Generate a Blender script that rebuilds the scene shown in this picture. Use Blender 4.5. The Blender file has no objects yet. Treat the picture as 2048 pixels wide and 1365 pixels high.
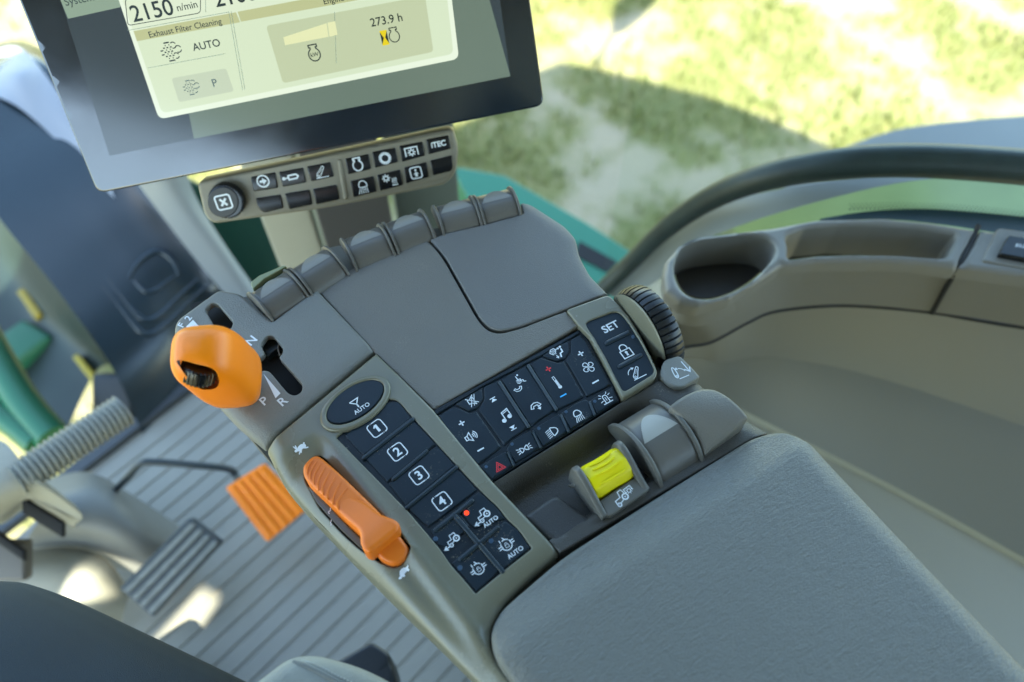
import bpy, bmesh, math, random
import numpy as np
from mathutils import Vector, Matrix, noise
from mathutils.geometry import delaunay_2d_cdt

random.seed(7); np.random.seed(7)
R = math.radians
scn = bpy.context.scene
COL = scn.collection

# ------------------------------------------------------------------ camera
CAM = Vector((0.0, 0.0, 1.20))
AZ, PITCH, F, CX, CY = R(38.0), R(57.0), 1600.0, 1024.0, 682.5
FWD = Vector((math.sin(AZ)*math.cos(PITCH), math.cos(AZ)*math.cos(PITCH), -math.sin(PITCH)))
RGT = Vector((math.cos(AZ), -math.sin(AZ), 0.0))
UPV = RGT.cross(FWD)
cam = bpy.data.cameras.new('camera'); camo = bpy.data.objects.new('camera', cam); COL.objects.link(camo)
camo.matrix_world = Matrix.Translation(CAM) @ Matrix((RGT, UPV, -FWD)).transposed().to_4x4()
cam.sensor_width = 36.0; cam.lens = 36.0*F/2048.0
cam.clip_start = 0.02; cam.clip_end = 500.0
cam.dof.use_dof = True; cam.dof.focus_distance = 0.525; cam.dof.aperture_fstop = 4.2
cam.dof.aperture_blades = 9
scn.camera = camo

# ------------------------------------------------------------------ sky, sun, exposure
EXPO = 2.75
SUN_EL, SUN_AZ = R(52.0), R(-138.0)        # azimuth measured from +Y (forward) towards +X (right): sun stands on the left, somewhat behind
wd = bpy.data.worlds.new('World'); scn.world = wd; wd.use_nodes = True
nt = wd.node_tree; nt.nodes.clear()
sky = nt.nodes.new('ShaderNodeTexSky'); sky.sky_type = 'NISHITA'; sky.sun_disc = False
sky.sun_elevation = SUN_EL; sky.sun_rotation = SUN_AZ; sky.air_density = 1.0; sky.dust_density = 0.7; sky.ozone_density = 1.3
bg = nt.nodes.new('ShaderNodeBackground'); bg.inputs['Strength'].default_value = 0.15
wo = nt.nodes.new('ShaderNodeOutputWorld')
nt.links.new(sky.outputs[0], bg.inputs[0]); nt.links.new(bg.outputs[0], wo.inputs[0])
SUN_DIR = Vector((math.sin(SUN_AZ)*math.cos(SUN_EL), math.cos(SUN_AZ)*math.cos(SUN_EL), math.sin(SUN_EL)))   # towards the sun
sl = bpy.data.lights.new('sun', 'SUN'); sl.energy = 3.4; sl.angle = R(0.5); sl.color = (1.0, 0.955, 0.89)
so = bpy.data.objects.new('sun', sl); COL.objects.link(so)
so.rotation_euler = SUN_DIR.to_track_quat('Z', 'Y').to_euler(); so.location = (-6, -2, 9)
vs = scn.view_settings; vs.view_transform = 'Standard'; vs.look = 'None'; vs.exposure = EXPO; vs.gamma = 1.0
vs.use_curve_mapping = False
vs.use_white_balance = True; vs.white_balance_temperature = 7000; vs.white_balance_tint = -1.0
scn.cycles.use_denoising = True
scn.cycles.max_bounces = 8; scn.cycles.diffuse_bounces = 4; scn.cycles.glossy_bounces = 4; scn.cycles.transparent_max_bounces = 8
scn.cycles.sample_clamp_indirect = 6.0
try: scn.cycles.denoiser = 'OPENIMAGEDENOISE'
except Exception: pass

# ------------------------------------------------------------------ materials
def lin(r, g, b):
    f = lambda c: (c/255/12.92) if c <= 10 else ((c/255+0.055)/1.055)**2.4
    return (f(r), f(g), f(b))
MATS = {}
def mat(name, col, rough=0.5, grain=None, bump=0.0, spec=0.5, vary=0.0, vscale=30.0, dust=0.0, coat=0.0, metallic=0.0, sheen=0.0, rvary=0.0):
    if name in MATS: return MATS[name]
    m = bpy.data.materials.new(name); m.use_nodes = True; MATS[name] = m
    t = m.node_tree; N = t.nodes; L = t.links; b = N['Principled BSDF']
    b.inputs['Base Color'].default_value = (*col, 1); b.inputs['Roughness'].default_value = rough
    b.inputs['Specular IOR Level'].default_value = spec; b.inputs['Metallic'].default_value = metallic
    b.inputs['Coat Weight'].default_value = coat; b.inputs['Coat Roughness'].default_value = 0.08
    if sheen: b.inputs['Sheen Weight'].default_value = sheen
    tc = N.new('ShaderNodeTexCoord')
    src = None
    if vary:
        n1 = N.new('ShaderNodeTexNoise'); n1.inputs['Scale'].default_value = vscale; n1.inputs['Detail'].default_value = 5
        L.new(tc.outputs['Object'], n1.inputs['Vector'])
        mx = N.new('ShaderNodeMix'); mx.data_type = 'RGBA'
        mx.inputs[6].default_value = (*[c*(1-vary) for c in col], 1); mx.inputs[7].default_value = (*[min(1, c*(1+vary)) for c in col], 1)
        L.new(n1.outputs[0], mx.inputs[0]); src = mx.outputs[2]
        if rvary:
            mr = N.new('ShaderNodeMapRange'); mr.inputs[1].default_value = 0.3; mr.inputs[2].default_value = 0.7
            mr.inputs[3].default_value = rough-rvary; mr.inputs[4].default_value = rough+rvary
            L.new(n1.outputs[0], mr.inputs[0]); L.new(mr.outputs[0], b.inputs['Roughness'])
    if dust:
        n2 = N.new('ShaderNodeTexNoise'); n2.inputs['Scale'].default_value = 900; n2.inputs['Detail'].default_value = 1
        n3 = N.new('ShaderNodeTexNoise'); n3.inputs['Scale'].default_value = 45; n3.inputs['Detail'].default_value = 3
        L.new(tc.outputs['Object'], n2.inputs['Vector']); L.new(tc.outputs['Object'], n3.inputs['Vector'])
        mu = N.new('ShaderNodeMath'); mu.operation = 'MULTIPLY'; L.new(n2.outputs[0], mu.inputs[0]); L.new(n3.outputs[0], mu.inputs[1])
        rp_ = N.new('ShaderNodeMapRange'); rp_.inputs[1].default_value = 0.40; rp_.inputs[2].default_value = 0.50; rp_.inputs[4].default_value = dust
        L.new(mu.outputs[0], rp_.inputs[0])
        m2 = N.new('ShaderNodeMix'); m2.data_type = 'RGBA'
        if src: L.new(src, m2.inputs[6])
        else: m2.inputs[6].default_value = (*col, 1)
        m2.inputs[7].default_value = (0.30, 0.27, 0.20, 1); L.new(rp_.outputs[0], m2.inputs[0]); src = m2.outputs[2]
    if src: L.new(src, b.inputs['Base Color'])
    if grain:
        n4 = N.new('ShaderNodeTexNoise'); n4.inputs['Scale'].default_value = grain; n4.inputs['Detail'].default_value = 3
        L.new(tc.outputs['Object'], n4.inputs['Vector'])
        bu = N.new('ShaderNodeBump'); bu.inputs['Strength'].default_value = bump; bu.inputs['Distance'].default_value = 0.0008
        L.new(n4.outputs[0], bu.inputs['Height']); L.new(bu.outputs[0], b.inputs['Normal'])
    return m
def emat(name, rgb, k=1.0, base=(0.02,0.02,0.02), rough=0.08, spec=0.5):
    """a lit display surface: emits, and still reflects like glass"""
    m = bpy.data.materials.new(name); m.use_nodes = True; b = m.node_tree.nodes['Principled BSDF']
    b.inputs['Base Color'].default_value = (*base, 1); b.inputs['Roughness'].default_value = rough; b.inputs['Specular IOR Level'].default_value = spec
    b.inputs['Emission Color'].default_value = (*rgb, 1); b.inputs['Emission Strength'].default_value = k/(2**EXPO)
    MATS[name] = m; return m

PLATE = mat('textured_plate', (0.150, 0.140, 0.118), 0.40, 1150, 0.60, vary=0.08, vscale=22, dust=0.2, rvary=0.07)
SHIFTP = mat('shift_plate_plastic', (0.175, 0.175, 0.155), 0.43, 1250, 0.60, vary=0.07, vscale=18, dust=0.12)
TRIM = mat('olive_trim', (0.165, 0.158, 0.112), 0.24, 1500, 0.12, vary=0.08, vscale=20, dust=0.3, rvary=0.07)
TRAY = mat('tray_plastic', (0.055, 0.051, 0.043), 0.42, 1300, 0.5, vary=0.08, vscale=25, dust=0.4)
PADDLE = mat('paddle_plastic', (0.118, 0.110, 0.096), 0.32, 1500, 0.10, vary=0.04, vscale=30, dust=0.12)
CRES = mat('paddle_lip_sheen', (0.22, 0.21, 0.18), 0.26, 1500, 0.08)  # lighter than the paddle: sky sheen of the scoop painted as colour
KEY = mat('navy_rubber', (0.0050, 0.0135, 0.0215), 0.38, 1200, 0.15, spec=0.35, vary=0.25, vscale=45, dust=0.22, rvary=0.10)
KEYBASE = mat('navy_rubber_base', (0.0045, 0.011, 0.017), 0.42, 1200, 0.2, spec=0.35, vary=0.2, vscale=60, dust=0.7)
RIDGE = mat('navy_ridge', (0.010, 0.022, 0.032), 0.30, 1200, 0.1, dust=0.3)
BLACK = mat('black_gloss_key', (0.005, 0.006, 0.008), 0.26)
RUB = mat('black_rubber', (0.014, 0.015, 0.016), 0.45, 900, 0.2, dust=0.4)
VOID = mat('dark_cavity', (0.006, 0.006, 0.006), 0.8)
ORANGE = mat('orange_plastic', (0.90, 0.225, 0.004), 0.36, 1500, 0.08, vary=0.04, vscale=25)
ORANGE2 = mat('deep_orange_plastic', (0.74, 0.165, 0.010), 0.42, 1500, 0.08, vary=0.05, vscale=25)
YELLOW = mat('yellow_plastic', (0.78, 0.66, 0.004), 0.40, 1200, 0.06, vary=0.04, vscale=40)
WHITE = mat('white_print', (0.72, 0.76, 0.78), 0.5)
REDP = mat('red_print', (0.75, 0.035, 0.045), 0.5)
BLUEP = mat('blue_print', (0.05, 0.42, 0.80), 0.5)
LEDOFF = mat('led_off', (0.030, 0.065, 0.11), 0.3)
BEIGE = mat('beige_plastic', (0.33, 0.31, 0.245), 0.42, 900, 0.15, vary=0.05, vscale=10)
GREYB = mat('grey_beige_wall', (0.245, 0.236, 0.202), 0.55, 600, 0.25, vary=0.06, vscale=6)
GREYB2 = mat('grey_beige_light', (0.42, 0.395, 0.305), 0.5, 500, 0.3, vary=0.05, vscale=6)
LEDGE = mat('ledge_plastic', (0.200, 0.190, 0.165), 0.42, 700, 0.2, vary=0.05, vscale=8)
GREEN = mat('green_paint', (0.012, 0.17, 0.060), 0.35, vary=0.1, vscale=4)
DGREEN = mat('dark_green_paint', (0.006, 0.045, 0.026), 0.4)
COWL = mat('dark_cowl', (0.012, 0.023, 0.030), 0.22, vary=0.3, vscale=5, spec=0.6)
SEAL = mat('rubber_seal', (0.018, 0.032, 0.028), 0.45, vary=0.5, vscale=40)

# ------------------------------------------------------------------ pixel -> place
def ray(px, py): return FWD + RGT*((px-CX)/F) - UPV*((py-CY)/F)
def PZ(px, py, z):
    d = ray(px, py); return CAM + d*((z-CAM.z)/d.z)
class Plane:
    def __init__(s, p, n, e1=None):
        s.p = Vector(p); s.n = Vector(n).normalized()
        e1 = Vector(e1) if e1 is not None else Vector((1, 0, 0))
        s.e1 = (e1 - s.n*e1.dot(s.n)).normalized(); s.e2 = s.n.cross(s.e1)
    def hit(s, px, py, off=0.0):
        d = ray(px, py); return CAM + d*((s.p + s.n*off - CAM).dot(s.n)/d.dot(s.n))
    def uv(s, px, py, off=0.0):
        q = s.hit(px, py, off) - s.p; return (q.dot(s.e1), q.dot(s.e2))
    def w(s, u, v, h=0.0): return s.p + s.e1*u + s.e2*v + s.n*h
ZC = 0.75
CON = Plane((0.15, 0.22, ZC), (0, 0, 1))

# ------------------------------------------------------------------ objects
def thing(name, label, cat, loc=(0, 0, 0), group=None):
    o = bpy.data.objects.new(name, None); COL.objects.link(o); o.location = loc; o.empty_display_size = 0.02
    o['label'] = label; o['category'] = cat
    if group: o['group'] = group
    return o
def root_of(o):
    while o.parent: o = o.parent
    return o
def obj(name, verts, faces, material, parent=None, smooth=40, kind=None, label=None, cat=None, group=None):
    org = root_of(parent).location if parent else Vector((0, 0, 0))
    if parent is None and verts:
        a = np.array([tuple(v) for v in verts]); org = Vector(((a[:, 0].min()+a[:, 0].max())/2, (a[:, 1].min()+a[:, 1].max())/2, a[:, 2].min()))
    me = bpy.data.meshes.new(name)
    me.from_pydata([(v[0]-org[0], v[1]-org[1], v[2]-org[2]) for v in verts], [], faces); me.update()
    bm = bmesh.new(); bm.from_mesh(me); bmesh.ops.recalc_face_normals(bm, faces=bm.faces); bm.to_mesh(me); bm.free()
    me.materials.append(material)
    if smooth:
        me.polygons.foreach_set('use_smooth', [True]*len(me.polygons)); me.set_sharp_from_angle(angle=R(smooth))
    o = bpy.data.objects.new(name, me); COL.objects.link(o)
    if parent: o.parent = parent
    else: o.location = org
    if kind: o['kind'] = kind
    if label: o['label'] = label
    if cat: o['category'] = cat
    if group: o['group'] = group
    return o

# ------------------------------------------------------------------ 2-D outline helpers
def rp(pts, r, n=5):
    """round the corners of a closed outline; a point may carry its own radius"""
    out = []; m = len(pts)
    for i in range(m):
        p = Vector(pts[i][:2]); a = Vector(pts[i-1][:2]); b = Vector(pts[(i+1) % m][:2])
        rr = pts[i][2] if len(pts[i]) > 2 else r
        da, db = a-p, b-p; la, lb = da.length, db.length
        k = min(rr, la*0.48, lb*0.48)
        if k < 0.3: out.append((p.x, p.y)); continue
        s, e = p+da*(k/la), p+db*(k/lb)
        for j in range(n+1):
            t = j/n; q = s*(1-t)**2 + p*(2*t*(1-t)) + e*t*t; out.append((q.x, q.y))
    return out
def spl(pts, n=8, closed=True):
    P = [Vector(p) for p in pts]; m = len(P); out = []
    for i in range(m if closed else m-1):
        g = lambda k: P[k % m] if closed else P[max(0, min(m-1, k))]
        p0, p1, p2, p3 = g(i-1), g(i), g(i+1), g(i+2)
        for j in range(n):
            t = j/n
            q = 0.5*((2*p1)+(p2-p0)*t+(2*p0-5*p1+4*p2-p3)*t*t+(3*p1-p0-3*p2+p3)*t**3); out.append(tuple(q))
    if not closed: out.append(tuple(P[-1]))
    return out
def cap(p0, p1, w, n=6):
    """capsule outline between two pixels, half width w"""
    a, b = Vector(p0), Vector(p1); d = (b-a).normalized(); q = Vector((-d.y, d.x)); out = []
    for c, s in ((b, 1), (a, -1)):
        for j in range(n+1):
            t = -math.pi/2+math.pi*j/n; v = c+(d*math.cos(t)+q*math.sin(t))*w*s; out.append((v.x, v.y))
    return out
def ell(c, a, b, ang, n=48):
    ca, sa = math.cos(R(ang)), math.sin(R(ang))
    return [(c[0]+a*math.cos(t)*ca-b*math.sin(t)*sa, c[1]+a*math.cos(t)*sa+b*math.sin(t)*ca) for t in [2*math.pi*k/n for k in range(n)]]
def crop(pts, s, ox, oy): return [(p[0]/s+ox, p[1]/s+oy, *p[2:]) for p in pts]
def inside(P, poly):
    x, y = P[:, 0], P[:, 1]; r = np.zeros(len(P), bool); q = np.array(poly); j = len(q)-1
    for i in range(len(q)):
        xi, yi, xj, yj = *q[i], *q[j]
        c = ((yi > y) != (yj > y))
        with np.errstate(divide='ignore', invalid='ignore'): r ^= c & (x < (xj-xi)*(y-yi)/(yj-yi+1e-30)+xi)
        j = i
    return r
def sdist(P, poly, closed=True):
    q = np.array(poly); m = len(q); best = np.full(len(P), 1e9)
    for i in range(m if closed else m-1):
        a, b = q[i], q[(i+1) % m]; ab = b-a; l = ab@ab
        t = np.clip(((P-a)@ab)/(l+1e-30), 0, 1); d = np.hypot(*(P-(a+t[:, None]*ab)).T); best = np.minimum(best, d)
    return best
def dens(poly, step):
    out = []; m = len(poly)
    for i in range(m):
        a, b = np.array(poly[i]), np.array(poly[(i+1) % m]); l = np.hypot(*(b-a))
        if l < 1e-6: continue
        k = max(1, int(math.ceil(l/step)))
        for j in range(k): out.append(tuple(a+(b-a)*j/k))
    return out
def sm(t): t = np.clip(t, 0, 1); return t*t*(3-2*t)

def plate(name, outline, pl, off, material, parent, r=0.001, thick=0.004, holes=(), hole_r=0.001, hole_deep=None, hf=None, grid=0.005, px=True, slopes=(), smooth=42, **kw):
    """a moulded sheet: outline (pixels) laid on plane pl at height off, edges rounded with r, skirt of thick; hf(u,v)->height"""
    tr = (lambda q: pl.uv(q[0], q[1], off)) if px else (lambda q: (q[0], q[1]))
    O = dens([tr(q) for q in outline], max(grid*0.7, 0.0012)); H = [dens([tr(q) for q in h], max(grid*0.5, 0.001)) for h in holes]
    loops = [(O, r, True)] + [(h, hole_r, False) for h in H]
    pts = []; edges = []
    for lp, _, _ in loops:
        b = len(pts); pts += lp; edges += [(b+i, b+(i+1) % len(lp)) for i in range(len(lp))]
    nb = len(pts)
    A = np.array(O); lo, hi = A.min(0), A.max(0)
    gx, gy = np.meshgrid(np.arange(lo[0], hi[0], grid), np.arange(lo[1], hi[1], grid))
    gx = gx+(np.arange(gx.shape[0])[:, None] % 2)*grid*0.5
    cand = [np.c_[gx.ravel(), gy.ravel()]]; need = [np.full(gx.size, 0.0)]
    for lp, rr, _ in loops:
        if rr <= 0: continue
        q = np.array(lp); tg = np.roll(q, -1, 0)-np.roll(q, 1, 0); nn = np.c_[-tg[:, 1], tg[:, 0]]/(np.hypot(*tg.T)[:, None]+1e-12)
        for a in (30, 60, 90, 91, 92):
            d = rr*(1-math.cos(R(a))) if a < 91 else (rr+min(0.0006, rr*0.35) if a == 91 else rr*2.6)
            if a == 92 and grid < rr*4: continue
            for s in (1, -1): cand.append(q+nn*s*d); need.append(np.full(len(q), d*0.93))
    C = np.concatenate(cand); Nd = np.concatenate(need)
    ok = inside(C, O)
    for h in H: ok &= ~inside(C, h)
    C, Nd = C[ok], Nd[ok]
    dist = [sdist(C, lp) for lp, _, _ in loops]
    keep = np.ones(len(C), bool)
    for d, (lp, rr, _) in zip(dist, loops):
        keep &= d >= np.where(Nd > 0, np.minimum(Nd, max(rr, 0)*0.93) if rr > 0 else 0, max(rr*1.05, grid*0.3))
        if rr > 0: keep &= d > 1e-5
    C = C[keep]
    allp = np.concatenate([np.array(pts), C]) if len(C) else np.array(pts)
    vs_, _, fs, _, _, _ = delaunay_2d_cdt([Vector(p) for p in allp], edges, [], 0, 1e-7)
    V = np.array([tuple(v) for v in vs_]); Fc = [f for f in fs]
    cen = np.array([V[list(f)].mean(0) for f in Fc]); okf = inside(cen, O)
    for h in H: okf &= ~inside(cen, h)
    Fc = [list(f) for f, k in zip(Fc, okf) if k]
    h = np.zeros(len(V))
    if hf is not None: h = h + hf(V[:, 0], V[:, 1])
    for line, width, drop, pw in slopes:
        d = sdist(V, [pl.uv(q[0], q[1], off) for q in line], False); h -= drop*np.clip(1-d/width, 0, 1)**pw
    for lp, rr, _ in loops:
        if rr <= 0: continue
        d = np.minimum(sdist(V, lp), rr); h -= rr-np.sqrt(np.maximum(0, rr*rr-(rr-d)**2))
    verts = [pl.w(V[i, 0], V[i, 1], off+h[i]) for i in range(len(V))]
    faces = Fc
    # skirts from boundary edges
    cnt = {}
    for f in Fc:
        for i in range(len(f)):
            e = (f[i], f[(i+1) % len(f)]); k = (min(e), max(e)); cnt.setdefault(k, []).append(e)
    bnd = [v[0] for v in cnt.values() if len(v) == 1]
    dn = {}
    OA = np.array(O)
    bi = sorted({i for e in bnd for i in e}); bd = sdist(V[bi], O); isout = {i: d < 1e-5 for i, d in zip(bi, bd)}
    for i in bi:
        th = thick if isout[i] or hole_deep is None else hole_deep
        dn[i] = len(verts); verts.append(pl.w(V[i, 0], V[i, 1], off+min(h[i]-0.0004, -th) if not kw.get('follow') else off+h[i]-th))
    for a, b in bnd: faces.append([b, a, dn[a], dn[b]])
    kw.pop('follow', None)
    return obj(name, verts, faces, material, parent, smooth=smooth, **kw)

def loft(name, rails, material, parent, n=24, m=4, closed=False, caps=False, smooth=50, curve=True, **kw):
    """skin a surface through rails (lists of 3-D points)"""
    RR = []
    for rl in rails:
        P = [Vector(p) for p in rl]
        if closed: RR.append(P); continue
        P = [Vector(q) for q in spl(P, 10, False)] if curve and len(P) > 2 else P
        L = [0]
        for i in range(1, len(P)): L.append(L[-1]+(P[i]-P[i-1]).length)
        o = []
        for k in range(n+1):
            t = L[-1]*k/n; i = 0
            while i < len(L)-2 and L[i+1] < t: i += 1
            f = (t-L[i])/max(1e-9, L[i+1]-L[i]); o.append(P[i].lerp(P[i+1], min(1, max(0, f))))
        RR.append(o)
    w = len(RR[0])
    if m > 1 and len(RR) > 2:
        cols = [spl([RR[i][k] for i in range(len(RR))], m, False) for k in range(w)]
        RR = [[Vector(cols[k][i]) for k in range(w)] for i in range(len(cols[0]))]
    verts = [v for rl in RR for v in rl]; faces = []
    for i in range(len(RR)-1):
        for k in range(w if closed else w-1):
            k2 = (k+1) % w; faces.append([i*w+k, i*w+k2, (i+1)*w+k2, (i+1)*w+k])
    if caps: faces.append(list(range(w))[::-1]); faces.append([(len(RR)-1)*w+k for k in range(w)])
    return obj(name, verts, faces, material, parent, smooth=smooth, **kw)
def tube(name, pts, rad, material, parent, n=14, res=6, **kw):
    P = [Vector(q) for q in (spl(pts, res, False) if len(pts) > 2 else pts)]
    rads = rad if isinstance(rad, (list, tuple)) else [rad, rad]; rings = []; up = Vector((0, 0, 1))
    for i, p in enumerate(P):
        t = (P[min(i+1, len(P)-1)]-P[max(i-1, 0)]).normalized()
        a = t.cross(up); a = a.normalized() if a.length > 1e-4 else Vector((1, 0, 0)); b = a.cross(t)
        f = i/(len(P)-1)*(len(rads)-1); j = min(int(f), len(rads)-2); rr = rads[j]+(rads[j+1]-rads[j])*(f-j)
        rings.append([p+(a*math.cos(u)+b*math.sin(u))*rr for u in [2*math.pi*k/n for k in range(n)]])
    return loft(name, rings, material, parent, m=1, closed=True, caps=True, **kw)
def boxw(name, c, a, b, d, material, parent, bev=0.0, **kw):
    """box from centre and three half-axis vectors, edges bevelled"""
    c, a, b, d = map(Vector, (c, a, b, d)); bm = bmesh.new()
    vv = [bm.verts.new(c+a*x+b*y+d*z) for x in (-1, 1) for y in (-1, 1) for z in (-1, 1)]
    for f in ((0, 1, 3, 2), (4, 6, 7, 5), (0, 4, 5, 1), (2, 3, 7, 6), (0, 2, 6, 4), (1, 5, 7, 3)): bm.faces.new([vv[i] for i in f])
    if bev: bmesh.ops.bevel(bm, geom=list(bm.edges), offset=bev, segments=3, profile=0.6, affect='EDGES', clamp_overlap=True)
    bm.verts.index_update()
    v = [x.co.copy() for x in bm.verts]; f = [[q.index for q in x.verts] for x in bm.faces]; bm.free()
    return obj(name, v, f, material, parent, **kw)

# ------------------------------------------------------------------ printed symbols
class Ink:
    """flat print: strokes, fills and text in local units, laid on a surface frame"""
    def __init__(s): s.v = []; s.f = []
    def poly(s, pts):
        vs_, _, fs, _, _, _ = delaunay_2d_cdt([Vector(p) for p in pts], [(i, (i+1) % len(pts)) for i in range(len(pts))], [], 1, 1e-6)
        b = len(s.v); s.v += [tuple(v) for v in vs_]; s.f += [[b+i for i in f] for f in fs]; return s
    def line(s, pts, w, closed=False):
        P = [Vector(p) for p in pts]; n = len(P); b = len(s.v); h = w/2
        for i in range(n):
            a = P[i-1] if (closed or i > 0) else None; c = P[(i+1) % n] if (closed or i < n-1) else None
            d1 = (P[i]-a).normalized() if a is not None and (P[i]-a).length > 1e-9 else None
            d2 = (c-P[i]).normalized() if c is not None and (c-P[i]).length > 1e-9 else None
            d1 = d1 or d2; d2 = d2 or d1
            n1, n2 = Vector((-d1.y, d1.x)), Vector((-d2.y, d2.x)); mm = (n1+n2)
            mm = mm.normalized() if mm.length > 1e-3 else n1
            k = h/max(0.45, mm.dot(n1)); s.v += [tuple(P[i]+mm*k), tuple(P[i]-mm*k)]
        for i in range(n if closed else n-1):
            j = (i+1) % n; s.f.append([b+2*i, b+2*i+1, b+2*j+1, b+2*j])
        return s
    def circ(s, c, r, w, n=28, a0=0, a1=360):
        full = abs(a1-a0) >= 360
        pts = [(c[0]+r*math.cos(R(a0+(a1-a0)*k/n)), c[1]+r*math.sin(R(a0+(a1-a0)*k/n))) for k in range(n if full else n+1)]
        return s.line(pts, w, full)
    def disc(s, c, r, n=20): return s.poly([(c[0]+r*math.cos(2*math.pi*k/n), c[1]+r*math.sin(2*math.pi*k/n)) for k in range(n)])
    def text(s, t, c, size, bold=0.0, align='CENTER'):
        cu = bpy.data.curves.new('t', 'FONT'); cu.body = t; cu.size = size; cu.align_x = align; cu.align_y = 'CENTER'; cu.offset = bold*size
        cu.resolution_u = 4
        o = bpy.data.objects.new('t', cu); COL.objects.link(o); bpy.context.view_layer.update()
        me = bpy.data.meshes.new_from_object(o.evaluated_get(bpy.context.evaluated_depsgraph_get()))
        b = len(s.v); s.v += [(v.co.x+c[0], v.co.y+c[1]) for v in me.vertices]; s.f += [[b+i for i in p.vertices] for p in me.polygons]
        bpy.data.objects.remove(o); bpy.data.curves.remove(cu); bpy.data.meshes.remove(me); return s
    def add(s, other, c=(0, 0), k=1.0):
        b = len(s.v); s.v += [(x*k+c[0], y*k+c[1]) for x, y in other.v]; s.f += [[b+i for i in f] for f in other.f]; return s
def stamp(ink, pl, off, c, ud, size, parent, material=None, name='symbol', skew=None, hfun=None, **kw):
    """print an Ink at pixel c, its x axis along pixel direction ud, one unit = size pixels"""
    o = pl.hit(c[0], c[1], off); l = math.hypot(*ud); e = pl.hit(c[0]+ud[0]/l*size, c[1]+ud[1]/l*size, off)-o
    if skew is None: v = pl.n.cross(e)
    else:
        l2 = math.hypot(*skew); v = pl.hit(c[0]+skew[0]/l2*size, c[1]+skew[1]/l2*size, off)-o
    verts = [o+e*x+v*y for x, y in ink.v]
    if hfun: verts = [q+pl.n*hfun(q) for q in verts]
    return obj(name, verts, ink.f, material or WHITE, parent, smooth=0, **kw)

# ------------------------------------------------------------------ symbol drawings (unit box -1..1)
def gear(c, r, teeth, w, tl):
    k = Ink().circ(c, r, w)
    for i in range(teeth):
        a = 2*math.pi*i/teeth; k.line([(c[0]+(r+w*0.3)*math.cos(a), c[1]+(r+w*0.3)*math.sin(a)), (c[0]+(r+tl)*math.cos(a), c[1]+(r+tl)*math.sin(a))], w*1.0)
    return k
def rbox(w, h, r, n=5):
    return rp([(-w, -h), (w, -h), (w, h), (-w, h)], r, n) if r >= 0.3 else [(x/10, y/10) for x, y in rp([(-w*10, -h*10), (w*10, -h*10), (w*10, h*10), (-w*10, h*10)], r*10, n)]
def i_num(t):
    k = Ink(); W = 0.13; a, g = 0.92, 0.42
    q = rbox(a, a, 0.42)
    if t == '1': k.line([(0.05, -0.52), (0.05, 0.52)], 0.3).poly([(-0.1, 0.52), (-0.32, 0.3), (-0.32, 0.12), (-0.1, 0.25)])
    else: k.text(t, (0, -0.02), 1.55, 0.022)
    # frame drawn as four corner strokes with small gaps beside two of them
    n = len(q)//4
    for i in range(4): k.line(q[i*n:(i+1)*n], W)
    k.line([(-0.5, -a), (0.22, -a)], W); k.line([(0.5, a), (-0.22, a)], W)
    k.line([(a, -0.5), (a, 0.5)], W); k.line([(-a, -0.5), (-a, 0.5)], W)
    k.line([(0.30, -a), (0.38, -a)], W); k.line([(-0.30, a), (-0.38, a)], W)
    return k
def i_autosteer():
    k = Ink().line([(-0.75, 0.95), (0.55, 0.95), (-0.08, 0.2), (-0.75, 0.95)], 0.16).line([(-0.08, 0.3), (-0.08, -0.35)], 0.2)
    return k.text('AUTO', (0.1, -0.8), 0.85, 0.015)
def i_tractor(auto):
    k = Ink(); w = 0.10
    k.line([(-0.55, -0.15), (-0.5, 0.28), (0.02, 0.3), (0.1, 0.85), (0.72, 0.85), (0.78, 0.45)], w)
    k.circ((0.62, 0.1), 0.34, 0.16).disc((0.62, 0.1), 0.09).line([(-0.2, -0.12), (0.28, -0.06)], w)
    k.circ((-0.32, -0.28), 0.21, 0.11).disc((-0.32, -0.28), 0.06)
    k.line([(-0.5, -0.3), (-1.25, -0.3)], 0.13).line([(-0.9, -0.05), (-1.3, -0.3), (-0.9, -0.55)], 0.14)
    if auto: k.text('AUTO', (0.42, -0.98), 0.72, 0.015)
    return k
def i_lock(w=0.12, c=(0, 0), s=1.0, hole=True):
    k = Ink().line([(-0.62, -0.9), (0.62, -0.9), (0.62, 0.1), (-0.62, 0.1)], w, True)
    k.line([(-0.42, 0.1), (-0.42, 0.42)]+[(0.42*math.cos(a), 0.42+0.42*math.sin(a)) for a in [math.pi*(1-j/10) for j in range(1, 10)]]+[(0.42, 0.42), (0.42, 0.1)], w)
    if hole: k.disc((0, -0.25), 0.17).poly([(-0.08, -0.35), (0.08, -0.35), (0.15, -0.68), (-0.15, -0.68)])
    return Ink().add(k, c, s)
def i_diff(auto):
    k = Ink(); w = 0.11
    k.circ((0, 0), 0.62, w, a0=200, a1=340).circ((0, 0), 0.62, w, a0=40, a1=110).circ((0, 0), 0.62, w, a0=140, a1=165)
    for s in (-1, 1):
        for y in (-0.13, 0.13): k.line([(s*0.62, y), (s*0.98, y)], w)
        k.line([(s*0.55, -0.32), (s*0.55, 0.32)], w)
    k.line([(-0.45, 0.5), (-0.45, 0.85)], w).line([(0.15, 0.62), (0.0, 0.95)], w)
    k.add(i_lock(0.16, hole=False), (0, -0.02), 0.32)
    if auto: k.text('AUTO', (0.3, -1.28), 0.72, 0.015)
    return k
def i_plus(): return Ink().line([(-0.8, 0), (0.8, 0)], 0.36).line([(0, -0.8), (0, 0.8)], 0.36)
def i_minus(): return Ink().line([(-0.9, 0), (0.9, 0)], 0.36)
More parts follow.
